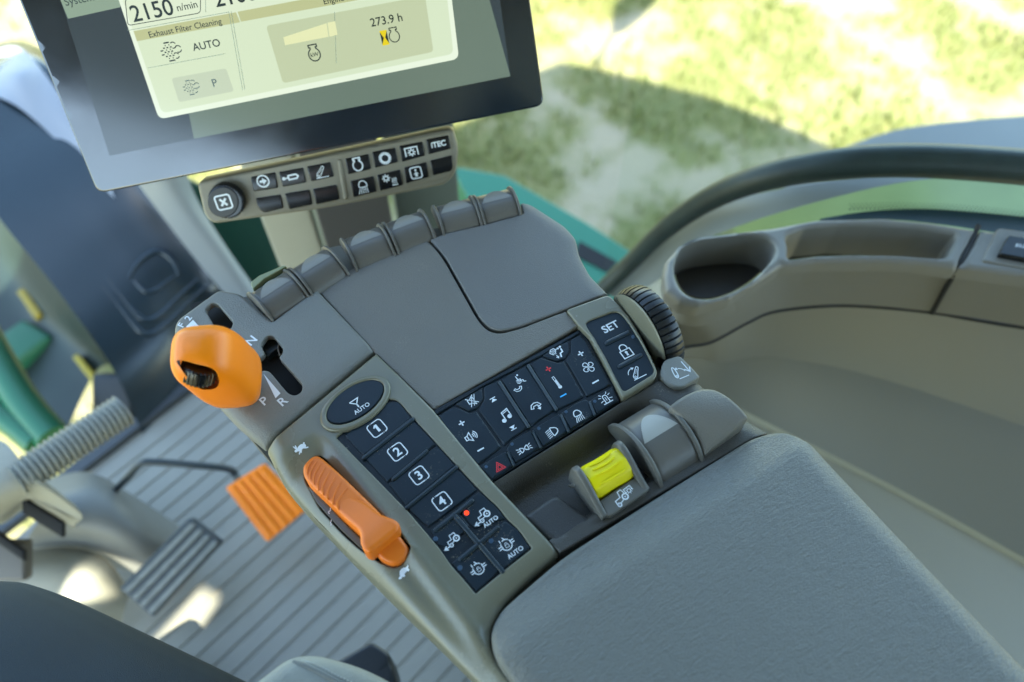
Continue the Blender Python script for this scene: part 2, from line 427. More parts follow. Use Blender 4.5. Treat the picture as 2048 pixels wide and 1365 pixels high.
def i_speaker(w=0.13):
    k = Ink().line([(-0.9, -0.3), (-0.55, -0.3), (-0.05, -0.72), (-0.05, 0.72), (-0.55, 0.3), (-0.9, 0.3)], w, True).line([(-0.52, -0.3), (-0.52, 0.3)], w)
    for r in (0.3, 0.55, 0.82): k.circ((0.0, 0), r, w*0.9, 12, -48, 48)
    return k
def i_mute():
    k = Ink().line([(-0.55, -0.3), (-0.2, -0.3), (0.3, -0.7), (0.3, 0.7), (-0.2, 0.3), (-0.55, 0.3)], 0.12, True)
    return k.line([(-0.7, 0.65), (0.7, -0.65)], 0.12).line([(-0.55, -0.8), (0.45, 0.85)], 0.12).line([(-0.1, -0.8), (0.75, 0.75)], 0.10)
def i_skip(up=True):
    s = 1 if up else -1
    return Ink().poly([(-0.75, -0.35*s), (0.75, -0.35*s), (0, 0.55*s)][::s]).line([(-0.75, 0.62*s), (0.75, 0.62*s)], 0.22)
def i_note():
    k = Ink().disc((-0.45, -0.62), 0.32).disc((0.55, -0.40), 0.32)
    return k.line([(-0.19, -0.62), (-0.19, 0.62), (0.81, 0.85), (0.81, -0.40)], 0.15).line([(-0.19, 0.38), (0.81, 0.6)], 0.12)
def i_phone(w=0.14):
    out = [(-0.95, 0.25), (-0.62, -0.35), (0.0, -0.55), (0.62, -0.35), (0.95, 0.25), (0.55, 0.42), (0.35, 0.02), (-0.35, 0.02), (-0.55, 0.42)]
    return Ink().line([(x*1, y) for x, y in out], w, True)
def i_voice():
    k = Ink(); k.add(i_phone(0.17), (-0.55, -0.6), 0.5)
    for r in (0.28, 0.45, 0.62): k.circ((-0.28, -0.25), r, 0.09, 10, 20, 85)
    k.disc((0.28, 0.93), 0.10)
    return k.line([(0.02, 0.9), (0.02, 0.42), (0.3, 0.35), (0.25, 0.18), (0.5, 0.12), (0.48, -0.1), (0.72, -0.2)], 0.10)
def i_hang():
    k = Ink(); P = i_phone(0.15); P.v = [(x, -y) for x, y in P.v]; P.f = [f[::-1] for f in P.f]
    k.add(P, (0, 0.25), 0.95)
    return k.line([(0.35, 0.15), (0.35, -0.4)], 0.16).poly([(0.0, -0.35), (0.7, -0.35), (0.35, -0.8)])
def i_thermo(): return Ink().line([(-0.13, -0.6), (-0.13, 0.92), (0.13, 0.92), (0.13, -0.6)], 0.08).line([(0, -0.7), (0, 0.35)], 0.14).disc((0, -0.78), 0.25)
def i_fan():
    k = Ink().circ((0, 0), 0.14, 0.1)
    for i in range(4):
        a = i*math.pi/2+0.3; pts = []
        for r, da in ((0.16, -0.4), (0.55, -0.62), (0.95, -0.25), (1.0, 0.2), (0.8, 0.62), (0.45, 0.45), (0.16, 0.5)):
            pts.append((r*math.cos(a+da), r*math.sin(a+da)))
        k.line(spl(pts, 4, True), 0.13, True)
    return k
def i_airmode():
    k = Ink().line([(-0.95, 0.45), (-0.62, 0.85), (-0.1, 0.85), (0.0, 0.5), (-0.25, 0.1), (-0.75, 0.1)], 0.11, True)
    for x in (-0.65, -0.45, -0.25): k.line([(x, 0.7), (x+0.05, 0.5), (x-0.04, 0.3), (x, -0.1)], 0.08)
    k.line([(0.05, 0.55), (0.35, 0.55)], 0.12).poly([(0.3, 0.35), (0.62, 0.55), (0.3, 0.75)])
    k.disc((0.78, 0.62), 0.16).line([(0.72, 0.35), (0.66, -0.2), (0.25, -0.28), (0.05, -0.85)], 0.2)
    return k.line([(-0.35, -0.25), (-0.35, -0.6)], 0.12).poly([(-0.6, -0.5), (-0.1, -0.5), (-0.35, -0.85)])
def i_hazard(): return Ink().line([(-0.85, -0.65), (0.85, -0.65), (0, 0.85)], 0.13, True).line([(-0.45, -0.42), (0.45, -0.42), (0, 0.38)], 0.12, True)
def D(c, s, k, w, flip=1):
    k.line([(c[0]+flip*s*x, c[1]+s*y) for x, y in spl([(-0.45, -0.8), (-0.45, 0.8), (0.1, 0.75), (0.62, 0.42), (0.78, 0.0), (0.62, -0.42), (0.1, -0.75)], 3, True)], w, True); return k
def i_park():
    k = Ink(); D((-0.42, 0), 0.42, k, 0.13, 1); D((0.42, 0), 0.42, k, 0.13, -1)
    for s in (-1, 1):
        for y in (-0.35, 0, 0.35): k.line([(s*0.78, y*0.8), (s*1.15, y*1.25)], 0.12)
    return k
def i_low():
    k = Ink(); D((0.4, 0), 0.75, k, 0.14, 1)
    for j in range(5): k.line([(-0.12, 0.55-j*0.28), (-0.8, 0.38-j*0.28)], 0.1)
    return k
def i_work():
    k = Ink().line(spl([(-0.45, 0.05), (0.55, 0.05), (0.58, 0.5), (0.35, 0.85), (0.05, 0.93), (-0.25, 0.85), (-0.48, 0.5)], 3, True), 0.15, True)
    for j in range(5): x = -0.42+j*0.24; k.line([(x, -0.12), (x-0.35+j*0.09, -0.9)], 0.1)
    return k
def i_beacon():
    k = Ink().line([(-0.75, -0.75), (0.75, -0.75)], 0.14)
    k.line([(-0.32, -0.75), (-0.32, 0.25), (-0.2, 0.5), (0.2, 0.5), (0.32, 0.25), (0.32, -0.75)], 0.13).line([(0.0, -0.4), (0.0, 0.2)], 0.1)
    for a in (20, 50, 130, 160): k.line([(0.58*math.cos(R(a)), 0.1+0.62*math.sin(R(a))), (1.0*math.cos(R(a)), 0.1+1.0*math.sin(R(a)))], 0.11)
    for s in (-1, 1): k.line([(s*0.5, -0.2), (s*0.95, -0.32)], 0.11)
    return k
def i_arm(arrow=True):
    a = R(50); k = Ink()
    f = lambda x, y: (x*math.cos(a)-y*math.sin(a)-0.35, x*math.sin(a)+y*math.cos(a)-0.5)
    pts = [f(*q) for q in spl([(-0.25, 0), (0, 0.26), (0.7, 0.2), (1.35, 0.16), (1.5, 0), (1.35, -0.16), (0.7, -0.2), (0, -0.26)], 4, True)]
    k.line(pts, 0.10, True).circ(f(0.02, 0), 0.1, 0.07, 10)
    k.line([f(0.4, 0.02), f(1.15, 0.02)], 0.06)
    k.line([(-0.75, -0.85), (1.05, -0.85)], 0.11)
    if arrow: k.circ((-0.15, -0.1), 0.85, 0.10, 10, 165, 90).poly([(-0.2, 0.92), (-0.2, 0.5), (0.18, 0.72)])
    return k
def i_lower():
    k = Ink(); pts = spl([(-0.85, -0.75), (-0.65, -0.5), (-0.62, 0.3), (-0.78, 0.62), (-0.95, 0.3), (-1.02, -0.5)], 5, True)
    k.line(pts, 0.11, True).circ((-0.82, -0.5), 0.1, 0.07, 10).line([(-0.75, -0.95), (0.45, -0.95)], 0.10)
    k.circ((-0.5, -0.55), 0.85, 0.09, 10, 75, 15).poly([(-0.35, 0.5), (-0.35, 0.1), (-0.62, 0.3)])
    return k.line([(0.55, 0.9), (0.75, -0.55)], 0.11).line([(0.35, -0.1), (0.78, -0.62), (1.05, -0.05)], 0.12)
def i_pto(tr=True):
    k = Ink()
    if tr:
        k.line([(-0.95, -0.42), (-0.9, 0.02), (-0.3, 0.05), (-0.18, 0.62), (0.22, 0.62), (0.3, 0.2)], 0.10)
        k.circ((0.16, -0.15), 0.28, 0.15).disc((0.16, -0.15), 0.08).circ((-0.78, -0.48), 0.18, 0.1).disc((-0.78, -0.48), 0.05).line([(-0.6, -0.42), (-0.12, -0.3)], 0.1)
        k.line([(0.45, -0.05), (0.45, 0.45), (1.2, 0.45), (1.2, -0.05)], 0.10); k.add(gear((0.83, 0.08), 0.17, 8, 0.07, 0.16))
    else:
        k.line([(-0.95, -0.6), (-0.95, 0.65), (0.95, 0.65), (0.95, -0.6)], 0.2); k.add(gear((0, -0.08), 0.3, 8, 0.17, 0.33))
    return k
def i_engine(w=0.17): return Ink().line([(-0.32, 0.45), (-0.32, 0.62), (-0.48, 0.62), (-0.48, 0.9), (0.48, 0.9), (0.48, 0.62), (0.32, 0.62), (0.32, 0.45)]+[(0.68*math.cos(R(a)), -0.2+0.72*math.sin(R(a))) for a in range(50, -235, -15)], w, True)
def i_circarrow():
    return Ink().circ((0, 0), 0.85, 0.2).line([(-0.5, 0), (0.1, 0)], 0.32).poly([(-0.05, -0.5), (0.55, 0), (-0.05, 0.5), (-0.05, 0.2), (-0.2, 0.2), (-0.2, -0.2), (-0.05, -0.2)])
def i_cyl():
    return Ink().disc((-0.85, 0), 0.2).line([(-0.8, 0), (-0.3, 0)], 0.14).line([(-0.3, -0.24), (0.65, -0.24), (0.85, 0), (0.65, 0.24), (-0.3, 0.24)], 0.17, True)
def i_heat():
    k = gear((-0.45, 0.35), 0.27, 8, 0.15, 0.28)
    for j in range(3):
        x = 0.3+j*0.24; k.line([(x, 0.25), (x+0.09, 0.0), (x-0.05, -0.25), (x+0.04, -0.55)], 0.10)
    return k.line([(0.15, -0.72), (0.95, -0.72)], 0.14)
def i_person():
    k = Ink().line(rbox(0.85, 0.85, 0.4), 0.2, True); k.disc((0, 0.4), 0.17)
    return k.poly([(0, 0.15), (0.45, -0.2), (0.2, -0.2), (0.2, -0.6), (-0.2, -0.6), (-0.2, -0.2), (-0.45, -0.2)])
def i_xbox(): return Ink().line(rbox(0.9, 0.85, 0.35), 0.19, True).line([(-0.36, -0.42), (0.36, 0.42)], 0.27).line([(-0.36, 0.42), (0.36, -0.42)], 0.27)
def i_hare():
    k = Ink(); E = lambda c, a, b, an: k.poly(ell(c, a, b, an, 18))
    E((0.1, 0.0), 0.62, 0.34, 12); E((-0.62, 0.02), 0.26, 0.2, -10); E((-0.52, 0.45), 0.09, 0.36, 14); E((-0.34, 0.42), 0.08, 0.34, -12)
    E((0.55, -0.1), 0.36, 0.3, 0); E((0.72, -0.48), 0.34, 0.1, -24); E((-0.35, -0.45), 0.34, 0.09, 28); E((-0.1, -0.42), 0.28, 0.08, 50); E((0.85, 0.22), 0.13, 0.12, 0)
    return k
def i_turtle():
    return Ink().poly([(-1.0, -0.2), (-0.8, -0.4), (-0.5, -0.35), (-0.45, -0.55), (-0.2, -0.55), (-0.15, -0.35), (0.35, -0.35), (0.4, -0.55), (0.62, -0.55), (0.65, -0.3), (1.0, -0.05), (0.6, 0.0), (0.4, 0.25), (0.1, 0.38), (-0.25, 0.33), (-0.5, 0.1), (-0.65, -0.1), (-0.9, -0.05)])
def i_filter(w=0.09):
    k = Ink()
    for y, n in ((0.9, 1), (0.42, 3), (0.0, 3), (-0.42, 3)):
        if n == 1: k.line([(-0.55, y), (0.05, y)], w*1.6)
        else:
            for j in range(n): k.line([(-0.75+j*0.36, y), (-0.55+j*0.36, y)], w*1.5)
    k.line([(-0.55, -0.9), (0.1, -0.9)], w*1.6)
    for x in (-0.45, -0.05):
        for y in (0.65, 0.2, -0.2, -0.65): k.line([(x, y+0.07), (x, y-0.07)], w)
    for y in (0.2, -0.2): k.line([(-1.1, y), (-0.8, y)], w*1.4)
    for c, r in (((0.35, 0.55), 0.3), ((0.75, 0.1), 0.33), ((0.35, -0.5), 0.28)):
        k.circ(c, r, w*1.2, 10, 130, 20).circ(c, r, w*1.2, 10, -20, -120)
    return k

# ------------------------------------------------------------------ armrest console
con = thing('armrest_console', 'grey-olive armrest control console with orange levers, navy keypads and leather-grained pad', 'console', CON.hit(1000, 800))
con.location.z = 0.0
LAT = (0.80, -0.60)
def mm(a): return a/1000.0

# --- body under the covers (one moulded shell down to the floor bracket)
body_px = [(345, 665), (430, 585), (500, 560), (640, 470), (860, 430), (1040, 412), (1145, 478), (1210, 590), (1385, 760), (1535, 868), (2200, 1560), (1500, 1700), (1080, 1430), (960, 1330), (850, 1225), (740, 1125), (640, 1030), (540, 930), (450, 820), (380, 730)]
b0 = [CON.hit(x, y, mm(-6)) for x, y in body_px]
cen = sum((Vector(v) for v in b0), Vector())/len(b0)
b1 = [Vector(v)+(cen-Vector(v))*0.03-Vector((0, 0, 0.03)) for v in b0]; b2 = [Vector(v)+(cen-Vector(v))*0.16-Vector((0, 0, 0.10)) for v in b0]
under = [Vector(v)+(cen-Vector(v))*0.02-Vector((0, 0, 0.012)) for v in b0]
loft('base_shell', [under, b1, b2], mat('base_plastic', (0.10, 0.095, 0.075), 0.5), con, m=3, closed=True, caps=True)
ctr = PZ(1250, 900, 0.66)
boxw('pedestal', (ctr.x, ctr.y, 0.33), (0.05, 0, 0), (0, 0.07, 0), (0, 0, 0.33), mat('base_plastic', (0, 0, 0)), con, 0.01)

# --- gear shift plate
gate = crop([(372, 268), (425, 222), (462, 232), (568, 355), (558, 392), (532, 412), (700, 602), (745, 606), (784, 570), (752, 515), (790, 452), (840, 446), (908, 535), (905, 572), (878, 597), (1042, 785), (1035, 835), (985, 860), (940, 842), (815, 692), (770, 685), (735, 700), (660, 650), (470, 440), (420, 350)], 3.413, 300, 540)
shift_px = rp([(340, 668, 14), (352, 640, 18), (436, 579, 10), (480, 586, 12), (545, 642, 3), (612, 592, 3), (633, 578, 2), (748, 699, 3), (524, 889, 4), (470, 845, 20), (400, 770, 30)], 8)
sp = plate('shift_plate', shift_px, CON, 0.0, SHIFTP, con, r=mm(2.5), thick=mm(11), holes=[rp(gate, 7)], hole_r=mm(0.8), hole_deep=mm(5), grid=mm(4),
           slopes=[([(340, 668), (400, 780), (470, 850), (524, 893)], 0.013, 0.007, 2), ([(524, 893), (748, 701)], 0.0075, 0.0022, 1)])
well = rp(ell((475, 700), 175, 60, 40), 0)
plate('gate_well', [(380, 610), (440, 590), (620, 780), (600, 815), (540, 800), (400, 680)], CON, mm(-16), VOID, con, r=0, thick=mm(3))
plate('gate_guide', [(515, 690), (545, 668), (565, 690), (535, 712)], CON, mm(-9), mat('guide_plastic', (0.02, 0.035, 0.05), 0.4), con, r=mm(0.8), thick=mm(6))
tubP = [CON.hit(563, 680, mm(-8)), CON.hit(556, 695, mm(-9)), CON.hit(560, 712, mm(-10))]
tube('gate_wire', tubP, 0.0006, BEIGE, con, n=6)
SU = (0.80, -0.60)
for t, c, s in (('2', (377, 637), 19), ('F', (363, 651), 19), ('N', (503, 682), 27), ('P', (528, 803), 28), ('R', (565, 804), 28)):
    ud = (0.62, -0.78) if t in 'F2' else ((0.75, -0.66) if t == 'N' else (0.78, -0.62))
    stamp(Ink().text(t, (0, 0), 1.0, 0.018), CON, mm(0.35), c, ud, s, sp)
stamp(Ink().poly(crop([(220, 440), (290, 365), (355, 435), (250, 468)], 5.25, 330, 570)), CON, mm(0.35), (0, 0), (1, 0), 1, sp) if False else None
for q in ([(372, 654), (386, 640), (398, 653), (378, 659)], [(527, 748), (561, 787), (551, 797)]):
    vv = [CON.hit(x, y, mm(0.35)) for x, y in q]; obj('symbol', vv, [list(range(len(vv)))], WHITE, sp, smooth=0)

# --- orange gear lever
def knob():
    # stations: centre pixel, height, half width across, half depth, measured along the leaning stalk
    st = [(483, 776, 0.003, 0.0120, 0.0118), (480, 773, 0.006, 0.0136, 0.0138), (474, 768, 0.0125, 0.0149, 0.0156), (467, 757, 0.028, 0.0171, 0.0186), (448, 742, 0.042, 0.0177, 0.0192), (428, 724, 0.055, 0.0180, 0.0188), (408, 710, 0.066, 0.0174, 0.0174), (395, 700, 0.073, 0.0150, 0.0145), (387, 694, 0.0775, 0.0105, 0.0102), (383, 691, 0.0795, 0.0050, 0.0050)]
    P = [CON.hit(x, y, h) for x, y, h, _, _ in st]; ax = (P[-3]-P[1]).normalized()
    e1 = ax.cross(FWD).normalized(); e2 = ax.cross(e1).normalized(); rings = []; n = 40
    for (x, y, h, a, b), p in zip(st, P):
        ring = []
        for k in range(n):
            t = 2*math.pi*k/n; c, s = math.cos(t), math.sin(t); pw = 2/3.2
            ring.append(p+e1*a*math.copysign(abs(c)**pw, c)+e2*b*math.copysign(abs(s)**pw, s))
        rings.append(ring)
    o = loft('gear_lever', rings, ORANGE, con, m=5, closed=True, caps=True, smooth=60)
    return o, P, ax, e1, e2
kn, KP, kax, ke1, ke2 = knob()
# thumb wheel in its opening on the driver's side of the knob
def cam_face(px, py, h): return CON.hit(px, py, h)
tw_c = CON.hit(393, 748, 0.066)
org = con.location
def cutter():
    from mathutils.bvhtree import BVHTree
    bv = BVHTree.FromPolygons([v.co+org for v in kn.data.vertices], [list(p.vertices) for p in kn.data.polygons])
    o = bv.ray_cast(CAM, ray(396, 750).normalized())[0] or CON.hit(394, 748, 0.066)
    bm = bmesh.new(); tov = (CAM-o).normalized(); a1 = (CON.hit(434, 764, 0.066)-CON.hit(352, 722, 0.066)).normalized(); a1 = (a1-tov*a1.dot(tov)).normalized(); a2 = tov.cross(a1)
    pts = [(x-394.0, y-748.0) for x, y in spl(crop([(112, 790), (185, 787), (320, 822), (440, 850), (515, 890), (555, 960), (560, 1030), (520, 1080), (430, 1095), (350, 1080), (270, 1025), (205, 940), (150, 860)], 5.25, 330, 570), 5)]
    sc = (o-CAM).dot(FWD)/F
    vt = []
    for dpt in (0.02, -0.020):
        vt.append([bm.verts.new(o+RGT*x*sc-UPV*y*sc+tov*dpt) for x, y in pts])
    n = len(pts)
    for i in range(n): bm.faces.new([vt[0][i], vt[0][(i+1) % n], vt[1][(i+1) % n], vt[1][i]])
    bm.faces.new(vt[0][::-1]); bm.faces.new(vt[1]); bmesh.ops.recalc_face_normals(bm, faces=bm.faces)
    me = bpy.data.meshes.new('cut'); bm.to_mesh(me); bm.free()
    for v in me.vertices: v.co -= org
    c = bpy.data.objects.new('cut', me); COL.objects.link(c); c.location = org
    return c, o, tov
cut, two, tov = cutter()
mod = kn.modifiers.new('b', 'BOOLEAN'); mod.operation = 'DIFFERENCE'; mod.solver = 'EXACT'; mod.object = cut
bpy.context.view_layer.update()
me2 = bpy.data.meshes.new_from_object(kn.evaluated_get(bpy.context.evaluated_depsgraph_get()))
kn.modifiers.clear(); kn.data = me2; bpy.data.objects.remove(cut)
if len(kn.data.materials) == 0: kn.data.materials.append(ORANGE)
for p in kn.data.polygons: p.use_smooth = True
kn.data.set_sharp_from_angle(angle=R(50))
def wheel(name, c, axis, rad, half, ribs, material, parent, depth=0.0006, crown=0.0, rimr=None, rib_w=0.5, **kw):
    axis = axis.normalized(); a = axis.orthogonal().normalized(); b = axis.cross(a); n = ribs*6; rings = []
    prof = [(-half, rad*0.55), (-half, rad-crown-depth*1.5), (-half*0.86, rad-crown*0.6), (-half*0.45, rad-crown*0.1), (0, rad), (half*0.45, rad-crown*0.1), (half*0.86, rad-crown*0.6), (half, rad-crown-depth*1.5), (half, rad*0.55)]
    for x, r0 in prof:
        ring = []
        for k in range(n):
            t = 2*math.pi*k/n; ph = (k % 6)/6; rr = r0-(depth if (ph >= rib_w and r0 > rad*0.6) else 0)
            ring.append(c+axis*x+(a*math.cos(t)+b*math.sin(t))*rr)
        rings.append(ring)
    return loft(name, rings, material, parent, m=1, closed=True, caps=True, smooth=25, **kw)
tilt = (tov*0.55+(UPV*0.97+RGT*0.20)*0.80).normalized()
tc_ = two-tov*0.0100+UPV*0.0022+RGT*0.0006
tw = wheel('thumb_wheel', tc_, tilt, 0.0102, 0.0050, 26, BLACK, kn, 0.0007, 0.0006)
# parting seam down the knob and collar line
for pts in ([(425, 717), (455, 735), (480, 756), (500, 768), (512, 776)],):
    pass

def drop_on(o):
    """height correction that lays print on a moulded surface"""
    from mathutils.bvhtree import BVHTree
    org_ = root_of(o).location; bv = BVHTree.FromPolygons([v.co+org_ for v in o.data.vertices], [list(p.vertices) for p in o.data.polygons])
    def f(q):
        h_ = bv.ray_cast(Vector((q.x, q.y, q.z+0.05)), Vector((0, 0, -1)))[0]
        return (h_.z-q.z+0.0003) if h_ else 0.0
    return f
# --- olive trim panel with throttle and numbered pad
thr = spl(crop([(185, 192), (120, 235), (60, 310), (62, 385), (110, 480), (185, 620), (280, 730), (390, 850), (520, 970), (640, 1060), (740, 1120), (830, 1150), (905, 1120), (985, 1015), (955, 955), (890, 870), (770, 750), (600, 590), (400, 385), (240, 215)], 4.265, 590, 860), 4)
keypx = [(690, 872), (640, 850), (800, 770), (827, 835, 3), (915, 930), (956, 975), (985, 1003, 12), (1008, 1030, 14), (1030, 1055, 12), (1064, 1097, 3), (1011, 1139), (951, 1188, 3), (927, 1158, 16), (905, 1130, 10), (880, 1095, 14), (848, 1055), (815, 1022)]
key_hole = rp([(672, 875, 3), (765, 796, 4), (795, 800, 10), (826, 835, 2), (915, 932, 2), (958, 978, 10), (1000, 1018, 14), (1012, 1036, 12), (1036, 1057, 16), (1064, 1097, 4), (1008, 1141, 2), (951, 1188, 4), (925, 1156, 16), (902, 1131, 12), (880, 1098, 16), (846, 1058, 4), (815, 1022, 2)], 4)
oval = ell((715, 807), 74, 47, -35.5)
trim_px = rp([(527, 893, 6), (752, 706, 2), (800, 752), (866, 818, 2), (985, 962, 6), (1119, 1103, 3), (1060, 1152, 40), (1000, 1212, 40), (976, 1270, 40), (990, 1320, 30), (1060, 1400, 4), (960, 1372, 4), (890, 1302, 30), (800, 1215, 40), (700, 1113, 40), (610, 1020, 30), (560, 960, 20)], 6)
RL = [CON.uv(x, y) for x, y in ((655, 880), (835, 1118), (900, 1215), (960, 1330))]
def trim_h(u, v):
    P = np.c_[u, v]; a, b = np.array(RL[0]), np.array(RL[1]); d = b-a; nrm = np.array([-d[1], d[0]])/np.hypot(*d)
    s = (P-a)@nrm; L = (P-a)@d/np.hypot(*d)
    if ((np.array(CON.uv(600, 1000))-a)@nrm) < 0: s = -s
    fade = sm((L+0.012)/0.02)
    return -0.0050*sm(s/0.0085)*fade - 0.0030*sm((s-0.014)/0.014)*fade + 0.0012*np.exp(-((s+0.0015)/0.0022)**2)*fade
tr = plate('trim_panel', trim_px, CON, 0.0, TRIM, con, r=mm(2.1), thick=mm(13), holes=[thr, key_hole, ], hole_r=mm(0.8), hole_deep=mm(5), hf=trim_h, grid=mm(3),
           slopes=[([(527, 893), (560, 960), (610, 1020), (700, 1113), (800, 1215), (890, 1302), (960, 1372)], 0.0105, 0.0075, 1.7), ([(1119, 1103), (1060, 1152), (1000, 1212), (976, 1270), (990, 1320), (1060, 1400)], 0.012, 0.004, 2.0)])
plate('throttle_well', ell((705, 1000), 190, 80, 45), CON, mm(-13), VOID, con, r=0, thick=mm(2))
# oval ring and button
plate('oval_ring', ell((710, 806), 80, 42, -33), CON, mm(2.2), TRIM, con, r=mm(1.6), thick=mm(5), holes=[ell((710, 804), 66, 31.5, -33)], hole_r=mm(1.3), hole_deep=mm(3), grid=mm(3))
ob = plate('button', ell((710, 804), 65.3, 30.8, -33), CON, mm(1.4), KEY, con, r=mm(0.7), thick=mm(3), grid=mm(4), label='oval automatic steering button')
stamp(i_autosteer(), CON, mm(1.65), (716, 810), (0.83, -0.56), 15, ob)
# numbered rubber pad
NU = (0.815, -0.58)
pad_px = [(x, y) for x, y in key_hole]
kb = plate('keypad_sheet', pad_px, CON, mm(-1.6), KEYBASE, con, r=0, thick=mm(2), grid=mm(5))
nkeys = [('1', [(690, 871), (768, 806), (797, 803, 8), (823, 838), (727, 912)], (754, 857)), ('2', [(729, 915), (825, 840), (871, 889), (775, 965)], (795, 904)),
         ('3', [(777, 967), (873, 891), (910, 932), (812, 1013)], (838, 951)), ('4', [(814, 1017), (912, 936), (954, 980), (856, 1055)], (884, 1003))]
for t, q, c in nkeys:
    k = plate('button', rp(q, 2.5), CON, mm(-0.5), KEY, con, r=mm(0.6), thick=mm(1.6), grid=mm(5))
    stamp(i_num(t), CON, mm(-0.3), c, NU, 17.5, k)
fk = [([(862, 1060), (911, 1019), (940, 1053), (894, 1096), (876, 1090)], i_tractor(False), (905, 1084), 17, (871, 1078)), ([(915, 1016), (958, 983), (997, 1020), (1010, 1037), (948, 1056), (941, 1049)], i_tractor(True), (966, 1035), 17, (933, 1026)),
      ([(903, 1126), (951, 1086), (1000, 1141), (953, 1184), (929, 1156)], i_diff(False), (957, 1138), 18, (920, 1136)), ([(956, 1083), (1010, 1042), (1034, 1059), (1060, 1096), (1006, 1139)], i_diff(True), (1013, 1090), 18, (982, 1082))]
for q, ic, c, s, led in fk:
    k = plate('button', rp(q, 3), CON, mm(-0.5), KEY, con, r=mm(0.6), thick=mm(1.6), grid=mm(5))
    stamp(ic, CON, mm(-0.3), c, NU, s, k)
    on = led[0] == 933
    lm = emat('led_red_lit', (1.0, 0.06, 0.02), 1.6, (0.3, 0.02, 0.01)) if on else LEDOFF
    plate('indicator_light', ell(led, 5.2, 5.2, 0, 20), CON, mm(-0.25), lm, k, r=mm(0.3), thick=mm(0.5), grid=mm(2), label='lit red indicator light' if on else None)
for a, b, w in (((727, 915), (825, 838), 4), ((786, 958), (853, 902), 3.6), ((813, 1015), (912, 934), 4), ((871, 1059), (944, 1001), 4.2), ((908, 1029), (1005, 1142), 5), ((921, 1118), (995, 1055), 4.2)):
    plate('ridge', cap(a, b, w), CON, mm(0.9), RIDGE, con, r=mm(0.9), thick=mm(2.4), grid=mm(3))
# hare and turtle prints
dt = drop_on(tr)
stamp(i_hare(), CON, mm(-1.0), (600, 897), (0.80, -0.60), 14.5, tr, hfun=dt)
stamp(i_turtle(), CON, mm(-5.0), (806, 1144), (0.62, -0.78), 17, tr, hfun=dt)

# --- throttle lever
TA = Vector(CON.hit(618, 925)); TB = Vector(CON.hit(800, 1112)); td = (TB-TA).normalized()
def thr_h(u, v):
    s = ((u-CON.uv(618, 925)[0])*td.x+(v-CON.uv(618, 925)[1])*td.y)/(TB-TA).length
    return 0.0055*(1-((s-0.42)/0.58)**2)
tl = plate('throttle_lever', rp(crop([(180, 205, 30), (64, 325, 50), (92, 440, 40), (200, 545), (320, 660), (560, 890), (700, 1060), (730, 1100, 30), (800, 1138, 30), (870, 1138, 40), (945, 1085, 40), (980, 1010, 20), (880, 890), (740, 735), (560, 560), (380, 385)], 4.265, 590, 860), 10), CON, mm(0.5), ORANGE2, con, r=mm(2.2), thick=mm(12), hf=thr_h, grid=mm(2.5))
def grip_h(u, v):
    o = CON.uv(680, 1015); s = ((u-o[0])*td.x+(v-o[1])*td.y)
    w = np.array(CON.uv(748, 1092)); e = (w[0]-o[0])*td.x+(w[1]-o[1])*td.y
    return 0.0062*sm(s/e)**1.2
plate('thumb_rest', rp(crop([(330, 660, 30), (430, 550, 30), (600, 610, 60), (740, 745, 30), (850, 785, 20), (903, 825, 22), (893, 885, 12), (700, 1040, 8), (650, 1080, 22), (600, 1062, 22), (566, 990, 20), (566, 890, 20), (440, 770, 40)], 4.265, 590, 860), 8), CON, mm(6.2), ORANGE2, tl, r=mm(2.4), thick=mm(8), hf=grip_h, grid=mm(2))
for (a, m_, b) in (((105, 385), (110, 320), (150, 262)), ((130, 425), (135, 355), (188, 268)), ((162, 470), (165, 385), (222, 290)), ((200, 520), (200, 435), (258, 320)), ((240, 565), (240, 480), (300, 352)), ((278, 610), (282, 525), (345, 400)), ((322, 655), (330, 565), (392, 445)), ((372, 690), (362, 610), (445, 498))):
    q = crop(spl([a, m_, b], 6, False), 4.265, 590, 860); hs = []
    for x, y in q:
        p = CON.uv(x, y, mm(4)); hs.append(CON.hit(x, y, mm(0.55)+float(thr_h(np.array(p[0]), np.array(p[1])))))
    tube('grip_rib', hs, [0.0002, 0.00075, 0.00075, 0.0005], ORANGE2, tl, n=6, res=1)
sc_ = plate('quadrant_scale', rp(crop([(110, 480), (190, 540), (390, 760), (590, 960), (720, 1085), (690, 1090), (560, 1010), (390, 850), (280, 730), (185, 620)], 4.265, 590, 860), 3), CON, mm(-6.5), mat('smoked_scale', (0.10, 0.09, 0.065), 0.15), con, r=mm(0.3), thick=mm(1), grid=mm(4))
sk = Ink().line(spl([(-0.9, 0.5), (-0.6, 0.2), (-0.65, -0.1), (-0.3, -0.2)], 4, False), 0.12).line([(0.5, -0.6), (0.7, -0.75), (0.75, -0.95), (1.05, -1.05), (1.1, -1.25)], 0.1)
stamp(sk, CON, mm(-6.2), (664, 1029), (0.72, 0.69), 13, sc_)

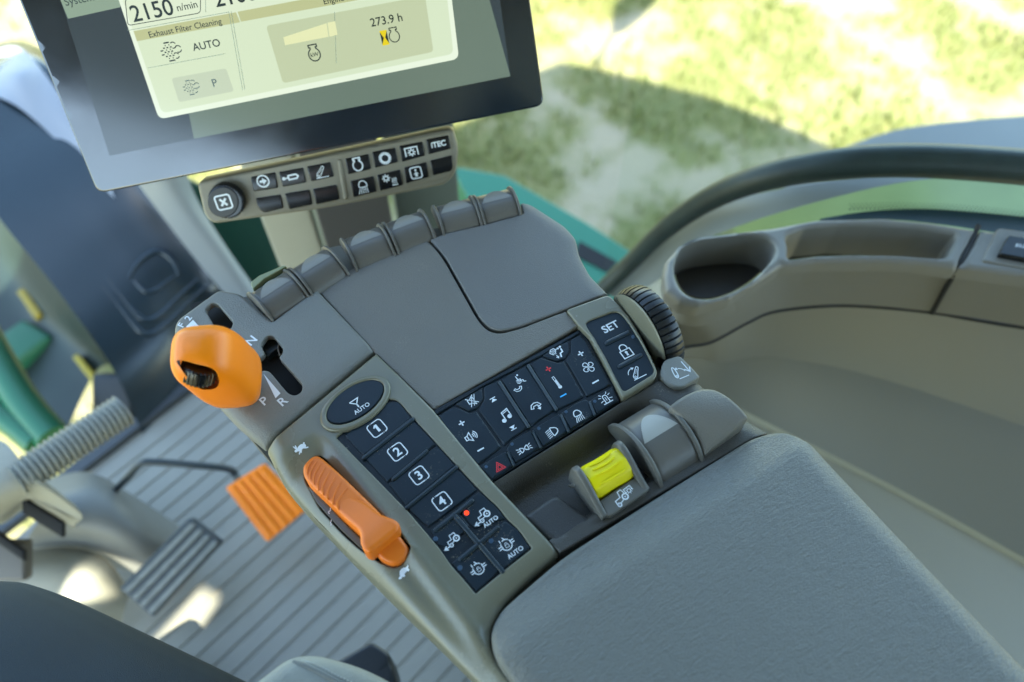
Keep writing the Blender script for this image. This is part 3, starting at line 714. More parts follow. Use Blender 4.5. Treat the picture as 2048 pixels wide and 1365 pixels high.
# --- main textured cover and storage lid
cover_px = rp([(638, 580, 2), (690, 539, 8), (716, 526, 8), (785, 501, 6), (853, 476, 3), (884, 512, 20), (925, 585, 30), (955, 638, 18), (975, 660, 20), (1000, 666, 14), (1040, 656), (1131, 622, 3), (1157, 651, 3), (867, 815, 3), (751, 703, 2)], 10)
plate('main_cover', cover_px, CON, mm(1.0), PLATE, con, r=mm(1.0), thick=mm(12), grid=mm(5), slopes=[([(630, 588), (690, 541), (716, 528), (785, 503), (856, 478)], 0.010, 0.0012, 1)], hf=lambda u, v: 0.0016*np.cos((u-0.12)*14)-0.0016)
lid_px = rp([(860, 477, 2), (888, 465), (972, 447), (1047, 427, 4), (1040, 405, 6), (1061, 405, 8), (1129, 449, 12), (1152, 474, 12), (1158, 507, 14), (1180, 548, 12), (1217, 585, 3), (1133, 617), (1040, 651), (1001, 660, 14), (978, 653, 20), (960, 635, 18), (930, 582, 30), (889, 509, 20)], 6)
plate('storage_lid', lid_px, CON, mm(1.6), mat('lid_plastic', (0.135, 0.130, 0.118), 0.44, 1500, 0.40, vary=0.05, vscale=18, dust=0.12), con, r=mm(1.1), thick=mm(12), grid=mm(5), hf=lambda u, v: 0.0012*np.cos((u-0.2)*10)-0.0012,
      slopes=[([(1061, 405), (1129, 449), (1152, 474), (1158, 507), (1180, 548), (1217, 585)], 0.008, 0.002, 1.5)])

# --- finger paddles
def paddle(name, bl, br, R0, th0, material, parent, lip=True, zc=0.0, t_end=172, s_off=0.0, lipmat=None):
    A, B = CON.hit(*bl, zc), CON.hit(*br, zc); a = (B-A); w = a.length; a.normalize(); s = Vector((0, 0, 1)).cross(a).normalized()
    if s.y < 0: s = -s
    c0 = A+s*(R0*math.cos(R(th0))+s_off)-Vector((0, 0, R0*math.sin(R(th0))))
    nw, nt_ = 22, 54; V = []; Fa = []
    for i in range(nw+1):
        t = i/nw
        for j in range(nt_+1):
            th = th0-12+(t_end-th0+12)*j/nt_; tt = 2*t-1
            rr = R0
            if abs(tt) > 0.96: rr -= 0.0004
            V.append(c0+a*w*t-s*math.cos(R(th))*rr+Vector((0, 0, math.sin(R(th))*rr)))
    m = nt_+1
    for i in range(nw):
        for j in range(nt_): Fa.append([i*m+j, i*m+j+1, (i+1)*m+j+1, (i+1)*m+j])
    Fa.append(list(range(m))); Fa.append([nw*m+j for j in range(m)][::-1])
    o = obj(name, V, Fa, material, parent, smooth=35)
    if lip:   # pale crescent on the crown, its sky sheen put into the colour
        V = []; Fa = []; nn = 20
        for i in range(nn+1):
            tt = -0.9+1.8*i/nn; x = (tt+1)/2
            t0 = 88; t1 = 88+32*(1-(tt/0.9)**2)
            for j in range(5):
                th = t0+(max(t1-t0, 0.2))*j/4; rr = R0+0.0002+0.0016*(j/4)*(1-(tt/0.9)**2)
                V.append(c0+a*w*x-s*math.cos(R(th))*rr+Vector((0, 0, math.sin(R(th))*rr)))
        for i in range(nn):
            for j in range(4): Fa.append([i*5+j, i*5+j+1, (i+1)*5+j+1, (i+1)*5+j])
        obj('thumb_crescent', V, Fa, lipmat or CRES, o, smooth=35)
    return c0, a, s, w
def fin(c, a, R0, half, material, parent, name='fin', t0=-20, t1=172, n=40):
    V = []; prof = [c-a.cross(Vector((0, 0, 1)))*0]
    s = Vector((0, 0, 1)).cross(a).normalized(); s = -s if s.y < 0 else s
    out = [c-s*math.cos(R(t0+(t1-t0)*j/n))*R0+Vector((0, 0, math.sin(R(t0+(t1-t0)*j/n))*R0)) for j in range(n+1)]
    inn = [c-s*math.cos(R(t0+(t1-t0)*j/n))*(R0-0.0004)+Vector((0, 0, math.sin(R(t0+(t1-t0)*j/n))*(R0-0.0004))) for j in range(n+1)]
    rings = [[p-a*half for p in inn], [p-a*half*0.6 for p in out], [p+a*half*0.6 for p in out], [p+a*half for p in inn]]
    return loft(name, rings, material, parent, m=1, closed=True, caps=True, smooth=45)
pd = [((190, 808), (385, 680)), ((425, 662), (615, 541)), ((685, 507), (890, 426)), ((930, 411), (1130, 336)), ((1200, 316), (1405, 262)), ((1440, 256), (1635, 206))]
RP = 0.0176
for bl, br in pd:
    q = crop([bl, br], 2.926, 480, 360)
    c0, a, s, w = paddle('finger_paddle', q[0], q[1], RP, 38, PADDLE, con)
    for f in ((-0.0011), (w+0.0011)): fin(c0+a*f, a, RP+0.0019, 0.0009, PADDLE, con, t0=22)
# clear lens edge peeking out beyond the first paddle
pl_ = crop([(60, 600), (110, 560), (250, 500), (275, 505), (140, 580), (75, 640)], 2.926, 480, 360)
plate('lens_edge', rp(pl_, 4), CON, mm(3), mat('pale_lens', (0.22, 0.24, 0.12), 0.25), con, r=mm(0.6), thick=mm(4), grid=mm(4))

# --- climate and audio keypad
C5 = lambda pts: crop(pts, 3.724, 850, 640)
hv_px = rp(C5([(65, 672), (1150, 72), (1205, 130), (1290, 290), (1400, 480), (1452, 603), (500, 1203), (380, 1090), (230, 920), (150, 820)]), 3)
plate('climate_keypad_sheet', hv_px, CON, mm(-1.9), KEYBASE, con, r=mm(0.5), thick=mm(6), grid=mm(6))
HU = (0.875, -0.484)
hk = [([(100, 712), (210, 648), (262, 662), (330, 697), (382, 680), (568, 945), (398, 1078), (240, 918)], [(i_plus(), (273, 770), 29, WHITE), (i_speaker(), (345, 868), 52, WHITE), (i_minus(), (415, 966), 30, WHITE)]),
      ([(438, 498), (540, 452), (768, 803), (640, 885), (590, 935), (400, 672), (442, 592)], [(i_skip(True), (512, 598), 30, WHITE), (i_note(), (594, 715), 52, WHITE), (i_skip(False), (652, 800), 30, WHITE)]),
      ([(566, 440), (752, 340), (968, 668), (840, 752), (790, 798)], [(i_voice(), (705, 468), 66, WHITE), (i_hang(), (828, 648), 45, WHITE)]),
      ([(780, 328), (862, 283), (990, 322), (1035, 308), (1182, 570), (1120, 606), (990, 668)], [(i_plus(), (919, 367), 27, REDP), (i_thermo(), (981, 466), 55, WHITE), (i_minus(), (1030, 563), 29, BLUEP)]),
      ([(1086, 148), (1155, 112), (1195, 150), (1388, 482), (1205, 572), (1050, 300), (1086, 240)], [(i_plus(), (1160, 252), 28, WHITE), (i_fan(), (1217, 352), 44, WHITE), (i_minus(), (1270, 462), 30, WHITE)]),
      ([(222, 630), (428, 502), (432, 590), (385, 660), (330, 680), (268, 648)], [(i_mute(), (350, 603), 54, WHITE)]),
      ([(872, 262), (1070, 152), (1076, 235), (1038, 290), (985, 308), (908, 282)], [(i_airmode(), (988, 245), 52, WHITE)]),
      ([(400, 1090), (600, 978), (655, 1085), (506, 1184)], [(i_hazard(), (553, 1092), 44, REDP)]),
      ([(606, 966), (645, 900), (786, 820), (858, 950), (676, 1066)], [(i_park(), (740, 962), 50, WHITE)]),
      ([(800, 815), (1000, 698), (1066, 828), (880, 942)], [(i_low(), (942, 838), 50, WHITE)]),
      ([(1014, 692), (1130, 616), (1195, 592), (1218, 606), (1262, 706), (1086, 815)], [(i_work(), (1142, 714), 48, WHITE)]),
      ([(1230, 598), (1400, 494), (1440, 600), (1278, 700)], [(i_beacon(), (1345, 585), 50, WHITE)])]
for q, ics in hk:
    k = plate('button', rp(C5(q), 3), CON, mm(-0.7), KEY, con, r=mm(0.7), thick=mm(1.8), grid=mm(5))
    for ic, c, s, m_ in ics:
        cc = C5([c])[0]; stamp(ic, CON, mm(-0.45), cc, HU, s/3.724, k, m_)
plate('keypad_top_strip', rp(C5([(72, 690), (1140, 80), (1150, 100), (860, 268), (430, 495), (90, 704)]), 2), CON, mm(-0.6), KEY, con, r=mm(0.5), thick=mm(1.6), grid=mm(5))
for a, b, w in (((555, 462), (772, 792), 13), ((770, 338), (978, 662), 13), ((620, 985), (662, 1078), 10), ((806, 830), (862, 945), 10), ((1014, 708), (1070, 826), 10), ((1228, 612), (1264, 702), 10)):
    a, b = C5([a, b]); plate('ridge', cap(a, b, w/3.724), CON, mm(0.6), RIDGE, con, r=mm(0.9), thick=mm(2.2), grid=mm(3))
for c in ((455, 1095), (648, 925), (848, 808), (1050, 685), (1265, 607)):
    c = C5([c])[0]; plate('indicator_light', ell(c, 3.4, 3.4, 0, 16), CON, mm(-0.4), LEDOFF, con, r=mm(0.2), thick=mm(0.5), grid=mm(2))

# --- SET keypad in its raised bezel
C6 = lambda pts: crop(pts, 5.055, 1100, 530)
bz = rp(C6([(163, 452, 6), (592, 297, 10), (700, 405), (800, 520), (920, 720), (1020, 920), (1112, 1122, 20), (738, 1352, 10), (640, 1160), (520, 930), (400, 720), (290, 612)]), 2)
st_in = rp(C6([(342, 582, 14), (690, 452, 30), (800, 590), (930, 800), (1072, 1085, 14), (742, 1290, 10), (640, 1090), (560, 930), (450, 740)]), 3)
plate('set_bezel', bz, CON, mm(3.0), TRIM, con, r=mm(1.3), thick=mm(14), holes=[st_in], hole_r=mm(0.7), hole_deep=mm(3), grid=mm(4))
sk_ = plate('set_keypad', st_in, CON, mm(1.6), KEY, con, r=0, thick=mm(2), grid=mm(5))
stamp(Ink().text('SET', (0, 0), 1.0, 0.02), CON, mm(1.85), C6([(612, 630)])[0], (0.90, -0.44), 22, sk_)
stamp(i_lock(0.13), CON, mm(1.85), C6([(758, 868)])[0], (0.90, -0.44), 16.5, sk_)
stamp(i_arm(), CON, mm(1.85), C6([(866, 1090)])[0], (0.90, -0.44), 15, sk_)
for a, b in (((575, 783), (795, 678)), ((706, 1022), (916, 908))):
    a, b = C6([a, b]); plate('ridge', cap(a, b, 4.2), CON, mm(2.9), RIDGE, sk_, r=mm(0.9), thick=mm(1.5), grid=mm(3))
plate('indicator_light', ell(C6([(840, 727)])[0], 3.6, 3.6, 0, 16), CON, mm(1.8), LEDOFF, sk_, r=mm(0.2), thick=mm(0.4), grid=mm(2))

# --- ribbed dial, its cheek and the tab below
wl0, wl1 = CON.hit(*C6([(640, 285)])[0]), CON.hit(*C6([(1190, 950)])[0])
fw = (wl0-wl1); fl = fw.length; fw.normalize(); side = fw.cross(Vector((0, 0, 1))).normalized()
if side.x < 0: side = -side
mid = (wl0+wl1)/2; rd = 0.0335; up_ = 0.0195
wc = mid+Vector((0, 0, up_-rd))+side*0.0085
wheel('ribbed_dial', wc, side, rd, 0.0085, 42, mat('black_dial', (0.010, 0.012, 0.014), 0.33, dust=0.1), con, 0.0011, 0.0026, rib_w=0.82)
n = 40; ck = []
for rr, xx in ((rd-0.0016, -0.0085), (rd-0.0026, -0.0095), (rd-0.0075, -0.0105)):
    ck.append([wc+side*xx+fw*math.cos(R(20+140*k/n))*rr+Vector((0, 0, math.sin(R(20+140*k/n))*rr)) for k in range(n+1)])
loft('dial_cheek', ck+[[p+Vector((0, 0, -0.012))-side*0.001 for p in ck[-1]]], TRIM, con, m=2, curve=False)
tb = plate('dial_tab', rp(C6([(1108, 1105, 10), (1150, 960, 10), (1310, 912, 8), (1420, 1020), (1522, 1132, 5), (1345, 1240, 30), (1250, 1232, 30), (1170, 1180, 20)]), 4), CON, mm(2.0), SHIFTP, con, r=mm(1.3), thick=mm(12), grid=mm(3))
stamp(i_lower(), CON, mm(2.25), C6([(1325, 1060)])[0], (0.92, -0.38), 17, tb)

# --- switch tray
tray_px = rp([(984, 965, 2), (1240, 805, 3), (1320, 757, 10), (1345, 777, 10), (1400, 760, 6), (1440, 795, 20), (1490, 832, 20), (1542, 860, 6), (1500, 880, 4), (1121, 1105, 3)], 4)
la, lb = np.array(CON.uv(984, 963)), np.array(CON.uv(1240, 803)); ga, gb = np.array(CON.uv(1100, 1082)), np.array(CON.uv(1500, 845))
def tray_h(u, v):
    P = np.c_[u, v]; d1 = (lb-la)/np.hypot(*(lb-la)); n1 = np.array([-d1[1], d1[0]]); s1 = (P-la)@n1
    d2 = (gb-ga)/np.hypot(*(gb-ga)); n2 = np.array([-d2[1], d2[0]]); s2 = (P-ga)@n2
    if ((ga-la)@n1) < 0: s1 = -s1
    if ((la-ga)@n2) < 0: s2 = -s2
    L = (P-la)@d1
    t = np.clip(s1/np.maximum(1e-4, s1+np.maximum(s2, 0)), 0, 1); t = np.where(s2 < 0, 1, t)
    dip = np.where((t > 0) & (t < 1), np.minimum(1, np.minimum(sm(t/0.30), sm((1-t)/0.13))), 0)
    return -0.0150*dip*(1-sm((L-0.095)/0.03))-0.001
plate('switch_tray', tray_px, CON, mm(-0.6), TRAY, con, r=mm(1.0), thick=mm(16), hf=tray_h, grid=mm(2.5), slopes=[([(1400, 760), (1440, 795), (1490, 832), (1542, 860)], 0.010, 0.004, 1.6)])
# blank rubber cover
plate('blank_cover', rp([(1046, 1032, 10), (1110, 986, 16), (1190, 1042, 10), (1118, 1096, 12)], 8), CON, mm(-2.0), mat('blank_plastic', (0.034, 0.034, 0.033), 0.45, 1300, 0.4, dust=0.4), con, r=mm(3.0), thick=mm(9), grid=mm(3))

# --- yellow PTO switch between its cheeks
CP = lambda pts: crop(pts, 7.58, 1090, 880)
HOUS = mat('switch_housing', (0.115, 0.11, 0.095), 0.42, 1500, 0.15)
pf = plate('pto_housing', rp(CP([(820, 925, 6), (1400, 533, 6), (1470, 610), (1572, 745, 20), (1540, 790, 40), (1000, 1150, 30), (935, 1140, 40)]), 4), CON, mm(3.0), HOUS, con, r=mm(1.2), thick=mm(14), grid=mm(3))
stamp(i_pto(), CON, mm(3.2), CP([(1180, 855)])[0], (0.80, -0.60), 20, pf)
pa, pb = CON.hit(*CP([(860, 1090)])[0], mm(3)), CON.hit(*CP([(1520, 680)])[0], mm(3))
pax = (pb-pa).normalized(); pfw = Vector((0, 0, 1)).cross(pax); pfw = -pfw if pfw.y < 0 else pfw
pw = (pb-pa).length
for k, x in enumerate((0.0002, pw-0.0008)):
    o0 = pa+pax*x; th = 0.0020
    prof = [(-0.0035, -0.004), (-0.0035, -0.0005), (0.004, 0.0022), (0.014, 0.0078), (0.021, 0.0108), (0.0262, 0.0112), (0.0295, 0.0085), (0.0308, 0.003), (0.031, -0.012), (-0.002, -0.012)]
    pr = [tuple(q/1000) for q in (np.array(rp([(a*1000, b*1000) for a, b in prof], 2.2, 4)))]
    rings = []
    for dx, ins in ((-th, 0.0008), (-th*0.6, 0.0), (th*0.6, 0.0), (th, 0.0008)):
        rings.append([o0+pax*dx+pfw*(a+(0.014-a)*ins*12)+Vector((0, 0, b-ins)) for a, b in pr])
    loft('housing_cheek', rings, HOUS, pf, m=1, closed=True, caps=True, smooth=45)
yc = pa+pfw*0.0185+Vector((0, 0, -0.0035)); V = []; Fa = []
pts = [(-0.0108, 0.000), (-0.0112, 0.0045), (-0.0075, 0.0098), (-0.001, 0.0128), (0.0065, 0.0118), (0.0098, 0.0080), (0.0108, 0.001), (0.010, -0.008), (-0.010, -0.008)]
pr = np.array(rp([(a*1000, b*1000) for a, b in pts], 1.1, 3))/1000
rings = []
for t, k in ((0.05, 0.84), (0.09, 0.96), (0.18, 1.0), (0.35, 0.975), (0.5, 0.965), (0.65, 0.975), (0.82, 1.0), (0.91, 0.96), (0.95, 0.84)):
    rings.append([yc+pax*pw*t+pfw*a*(k if abs(a) > 0.0 else 1)+Vector((0, 0, b*k)) for a, b in pr])
ysw = loft('pto_switch', rings, YELLOW, con, m=1, closed=True, caps=True, smooth=38)
for s_, h_, t0, t1 in ((0.0062, 0.01205, 0.24, 0.72), (0.0030, 0.01285, 0.24, 0.74), (-0.0008, 0.01285, 0.24, 0.76), (-0.0062, 0.0107, 0.22, 0.78)):
    q = []
    for j in range(9):
        t = t0+(t1-t0)*j/8; b = math.sin(math.pi*j/8); q.append(yc+pax*pw*t+pfw*(s_-0.0006*b)+Vector((0, 0, h_-0.00045*b-0.0001)))
    tube('grip_rib', q, [0.0005, 0.0010, 0.0010, 0.0005], YELLOW, ysw, n=6, res=1)
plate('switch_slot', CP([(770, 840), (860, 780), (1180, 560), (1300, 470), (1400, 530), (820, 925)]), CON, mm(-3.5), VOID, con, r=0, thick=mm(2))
obj('tray_clip', [CON.hit(*CP([(335, 695)])[0], mm(-7)), CON.hit(*CP([(450, 640)])[0], mm(-3)), CON.hit(*CP([(450, 720)])[0], mm(-6)), CON.hit(*CP([(400, 740)])[0], mm(-9))], [[0, 1, 2], [0, 2, 3], [0, 3, 1], [1, 3, 2]], HOUS, con, smooth=0)

# --- hitch lever with its fins and fairing
CH = lambda pts: crop(pts, 6.2, 1240, 780)
q = CH([(515, 1118), (968, 828)])
c0, a, s, w = paddle('hitch_lever', q[0], q[1], 0.0270, 36, PADDLE, con, zc=mm(0.5), t_end=150, lipmat=mat('hitch_lip_sheen', (0.34, 0.33, 0.29), 0.33))  # lip colour lightened to paint the scoop's sky sheen
for f, rr in ((-0.0016, 0.0288), (w+0.0016, 0.0290)): fin(c0+a*f, a, rr, 0.0013, HOUS, con, name='hitch_fin', t0=22)
dk = CH([(85, 560), (130, 620), (490, 335), (430, 315)])
plate('hitch_stop', rp(dk, 6), CON, mm(9), mat('stop_plastic', (0.012, 0.03, 0.055), 0.35), con, r=mm(1.0), thick=mm(9), grid=mm(3))
fp = rp(CH([(560, 330, 20), (640, 260, 40), (800, 160, 60), (960, 90, 60), (1120, 90, 60), (1290, 200, 60), (1430, 330, 60), (1545, 450, 6), (1060, 800, 6), (880, 560)]), 8)
fo = CON.uv(*CH([(1060, 800)])[0]); ff = np.array(CON.uv(*CH([(1030, 90)])[0]))-np.array(fo)
plate('fairing', fp, CON, mm(3.5), PLATE, con, r=mm(2.0), thick=mm(16), grid=mm(3), hf=lambda u, v: 0.013*np.sin(np.clip(((u-fo[0])*ff[0]+(v-fo[1])*ff[1])/(ff@ff), 0, 1)*2.2))

# --- leather-grained armrest pad
pad_px2 = rp([(995, 1226, 40), (1126, 1114, 40), (1300, 1003), (1500, 878, 20), (1554, 861, 24), (1612, 886, 40), (1660, 940, 40), (1800, 1085), (2150, 1450, 10), (1500, 1750, 10), (1060, 1420, 30), (990, 1320, 40), (980, 1270, 30)], 20)
fa_, fb_ = np.array(CON.uv(1000, 1228)), np.array(CON.uv(1545, 866))
def pad_h(u, v):
    d = (fb_-fa_)/np.hypot(*(fb_-fa_)); n_ = np.array([-d[1], d[0]]); s_ = (np.c_[u, v]-fa_)@n_
    if ((np.array(CON.uv(1500, 1200))-fa_)@n_) < 0: s_ = -s_
    x = np.clip(s_/0.0185, 0, 1.6); return 0.0095*np.where(x < 0.95, x, 0.95+0.05*(1-np.exp(-(x-0.95)*16)))-0.0015*sm((s_-0.03)/0.10)
def leather(name, col, rough):
    m = mat(name, col, rough, vary=0.05, vscale=12); t = m.node_tree; N, L = t.nodes, t.links; b = N['Principled BSDF']; tc = N.new('ShaderNodeTexCoord')
    mp = N.new('ShaderNodeMapping'); mp.inputs['Rotation'].default_value = (0, 0, R(35)); mp.inputs['Scale'].default_value = (0.8, 2.2, 1.0)
    vo = N.new('ShaderNodeTexVoronoi'); vo.feature = 'DISTANCE_TO_EDGE'; vo.inputs['Scale'].default_value = 560
    nz = N.new('ShaderNodeTexNoise'); nz.inputs['Scale'].default_value = 260; nz.inputs['Detail'].default_value = 4
    ad = N.new('ShaderNodeMath'); ad.operation = 'MULTIPLY_ADD'; ad.inputs[1].default_value = 0.7
    bu = N.new('ShaderNodeBump'); bu.inputs['Strength'].default_value = 0.9; bu.inputs['Distance'].default_value = 0.0008
    L.new(tc.outputs['Object'], mp.inputs[0]); L.new(mp.outputs[0], vo.inputs['Vector']); L.new(mp.outputs[0], nz.inputs['Vector'])
    L.new(vo.outputs[0], ad.inputs[0]); L.new(nz.outputs[0], ad.inputs[2]); L.new(ad.outputs[0], bu.inputs['Height']); L.new(bu.outputs[0], b.inputs['Normal']); return m
LEATH = leather('pad_leather', (0.150, 0.152, 0.136), 0.42)
plate('armrest_pad', pad_px2, CON, mm(1.5), LEATH, con, r=mm(2.6), thick=mm(30), hf=pad_h, grid=mm(3.5), slopes=[([(1612, 886), (1660, 940), (1800, 1085), (2150, 1450)], 0.016, 0.005, 2.0), ([(1060, 1420), (990, 1320), (980, 1270), (995, 1232)], 0.016, 0.004, 2)])

# --- dust and crumbs lying on the console
def specks(name, spots, sizes, material):
    V = []; Fa = []
    for (x, y), sz in zip(spots, sizes):
        h_ = None
        for bv in SURF:
            q = bv.ray_cast(CAM, ray(x, y).normalized())
            if q[0] is not None and (h_ is None or q[3] < h_[1]): h_ = (q[0], q[3])
        if h_ is None: continue
        c = h_[0]+Vector((0, 0, 0.0001)); b0_ = len(V); a = random.random()*6.28
        V += [c+Vector((math.cos(a+k*2.094)*sz*(0.6+0.6*random.random()), math.sin(a+k*2.094)*sz*(0.6+0.6*random.random()), 0.0)) for k in range(3)]+[c+Vector((0, 0, sz*0.5))]
        Fa += [[b0_, b0_+1, b0_+3], [b0_+1, b0_+2, b0_+3], [b0_+2, b0_, b0_+3]]
    o = obj(name, V, Fa, material, con, smooth=0); o['kind'] = 'stuff'; return o
from mathutils.bvhtree import BVHTree as BVT
SURF = [BVT.FromPolygons([v.co+con.location for v in o.data.vertices], [list(p.vertices) for p in o.data.polygons]) for o in con.children if o.type == 'MESH' and o.name.split('.')[0] in ('button', 'ridge', 'keypad_sheet', 'trim_panel', 'main_cover', 'storage_lid', 'switch_tray', 'shift_plate', 'blank_cover', 'climate_keypad_sheet', 'armrest_pad')]
sp_, sz_ = [], []
for (a, b, n_) in (((876, 1062), (946, 1006), 70), ((924, 1122), (996, 1060), 80), ((905, 1035), (950, 1088), 30), ((955, 1092), (1000, 1142), 40), ((735, 918), (826, 846), 25)):
    for _ in range(n_):
        t = random.random(); e = abs(random.gauss(0, 4)); sp_.append((a[0]+(b[0]-a[0])*t+e*0.5, a[1]+(b[1]-a[1])*t+e)); sz_.append(0.00010+0.00016*random.random())
specks('crumbs', sp_, sz_, mat('crumb_tan', (0.30, 0.25, 0.15), 0.8))
sp_ = [(random.uniform(560, 1500), random.uniform(450, 1180)) for _ in range(260)]+[(random.uniform(1010, 1180), random.uniform(960, 1060)) for _ in range(60)]
specks('dust', sp_, [0.00005+0.00012*random.random()**2 for _ in sp_], mat('dust_pale', (0.42, 0.40, 0.34), 0.8))

# ------------------------------------------------------------------ touch-screen monitor
hC = RGT*1.0+UPV*0.19
dC = RGT*580-UPV*3202+FWD*1600
hC.normalize(); dC = (dC-hC*dC.dot(hC)).normalized(); nM = hC.cross(-dC).normalized()
if nM.dot(FWD) > 0: nM = -nM
MON = Plane(CAM+ray(640, 300)*0.62, nM, hC)
mo = thing('touchscreen_monitor', 'black-framed touchscreen monitor showing engine data page above the console', 'monitor', MON.hit(640, 300))
GLASS = mat('bezel_glass', (0.006, 0.011, 0.018), 0.12, spec=1.0, vary=0.2, vscale=25, rvary=0.04)
bez = rp([(-98, -335, 20), (985, -540, 20), (1089, 212, 20), (195, 388, 20)], 20)
plate('bezel', bez, MON, 0.0, GLASS, mo, r=mm(1.4), thick=mm(5), grid=mm(12), smooth=20)
plate('back_shell', rp([(-70, -310, 30), (965, -505, 30), (1072, 205, 30), (212, 372, 30)], 30), MON, mm(-4), mat('monitor_shell', (0.02, 0.02, 0.022), 0.5), mo, r=0, thick=mm(34), grid=mm(20))
def scr(name, q, h, m_, par, r=2): return plate(name, rp(q, r), MON, mm(h), m_, par, r=0, thick=mm(0.15), grid=mm(40), smooth=0)
lcd = scr('display_area', [(17, -330), (930, -505), (1021, 153), (219, 312)], 0.20, emat('lcd_dark', lin(58, 72, 84), 0.8, (0.01, 0.01, 0.012), 0.14, 0.6), mo, 1)
scr('display_panel', [(372, 200), (905, 100), (870, -150), (935, -160), (1021, 153), (388, 278)], 0.32, emat('lcd_grey_green', lin(112, 130, 124), 0.9, (0.01, 0.01, 0.01), 0.14, 0.6), lcd, 1)
scr('display_header', [(80, -100), (280, -140), (240, 15), (136, 38)], 0.32, emat('lcd_header', lin(150, 172, 160), 0.9, (0.01, 0.01, 0.01), 0.14, 0.6), lcd, 1)
stamp(Ink().text('System', (0, 0), 1.0), MON, mm(0.45), (158, 0), (0.98, -0.19), 21, lcd, mat('ink_dark', (0.010, 0.018, 0.018), 0.3))
pop = scr('popup_window', [(181, -166, 14), (868, -295, 14), (918, 118, 14), (318, 239, 14)], 0.5, emat('popup_white', lin(240, 250, 240), 0.95, (0.01, 0.01, 0.01), 0.14, 0.6), mo, 12)
PE = emat('popup_green', lin(222, 235, 214), 0.95, (0.01, 0.01, 0.01), 0.14, 0.6)
scr('popup_page', [(192, -156, 12), (862, -285, 12), (907, 108, 12), (324, 227, 12)], 0.62, PE, pop, 9)
scr('popup_page', [(192, -156, 4), (862, -285, 4), (893, -20, 2), (266, 62, 2)], 0.70, emat('popup_row', lin(228, 239, 222), 0.95, (0.01, 0.01, 0.01), 0.14, 0.6), pop, 2)
PB = emat('popup_band', lin(196, 200, 158), 0.95, (0.01, 0.01, 0.01), 0.14, 0.6)
scr('title_band', [(267, 63), (472, 25), (480, 45), (274, 83)], 0.80, PB, pop, 1)
scr('title_band', [(475, 24), (894, -55), (897, -33), (482, 44)], 0.80, PB, pop, 1)
PT = emat('popup_tile', lin(200, 210, 182), 0.95, (0.01, 0.01, 0.01), 0.14, 0.6)
tile = scr('data_tile', [(532, 52, 8), (850, -8, 8), (867, 104, 8), (566, 167, 8)], 0.80, PT, pop, 7)
scr('park_tile', [(343, 157, 6), (452, 137, 6), (468, 183, 6), (358, 205, 6)], 0.80, emat('park_tile', lin(204, 216, 200), 0.95, (0.01, 0.01, 0.01), 0.14, 0.6), pop, 5)
INK = mat('ink_dark', (0, 0, 0)); INKG = mat('ink_grey', (0.10, 0.13, 0.12), 0.3)
MU = (0.982, -0.188)
def mtext(t, c, size, m_=INK, bold=0.006, par=pop, align='CENTER'): stamp(Ink().text(t, (0, 0), 1.0, bold, align), MON, mm(0.95), c, MU, size, par, m_, name='text')
mtext('2150', (304, 23), 43, bold=0.010); mtext('n/min', (374, 13), 19); mtext('2100', (470, -7), 43, bold=0.010)
mtext('Exhaust Filter Cleaning', (370, 57), 16); mtext('AUTO', (413, 91), 20, bold=0.012); mtext('P', (429, 167), 21, INKG, 0.012)
mtext('Engine Power', (690, -4), 16); mtext('273.9 h', (773, 41), 22, bold=0.010); mtext('kW', (629, 110), 11, bold=0.012)
stamp(i_filter(), MON, mm(0.95), (343, 103), MU, 19, pop, INK); stamp(i_filter(), MON, mm(0.95), (383, 175), MU, 15, pop, INKG)
stamp(i_engine(0.14), MON, mm(0.95), (628, 106), MU, 17, pop, INK); stamp(i_engine(0.13), MON, mm(0.95), (788, 70), MU, 15, pop, INK)
hg = Ink().poly([(-0.5, -1), (0.5, -1), (0.5, 1), (-0.5, 1)])
stamp(hg, MON, mm(0.9), (769, 76), MU, 14, pop, emat('hourglass_yellow', lin(240, 215, 30), 0.95), name='hourglass')
stamp(Ink().poly([(-0.5, 0.85), (-0.1, 0), (-0.5, -0.85)]).poly([(0.5, -0.85), (0.1, 0), (0.5, 0.85)]), MON, mm(0.98), (769, 76), MU, 14, pop, INK)
scr('power_wedge', [(567, 75), (653, 47), (657, 74), (570, 91)], 0.92, emat('wedge', lin(236, 238, 196), 0.95), tile, 0)
scr('power_wedge', [(655, 46), (670, 43), (675, 70), (659, 74)], 0.92, MATS['wedge'], tile, 0)
LG = mat('ink_line', (0.22, 0.26, 0.2), 0.3)
stamp(Ink().line(rp([(253, -2), (405, -33), (411, 27), (262, 53)], 8), 1.6, True), MON, mm(0.95), (0, 0), (1, 0), 1, pop, INK, skew=(0, 1))
for q in ([(470, 24), (519, 193)], [(475, 24), (524, 192)], [(310, 143), (472, 113)], [(415, -30), (422, 26)], [(262, 63), (470, 25)], [(694, 25), (716, 135)]):
    stamp(Ink().line(q, 1.0), MON, mm(0.93), (0, 0), (1, 0), 1, pop, LG, skew=(0, 1), name='rule_line')
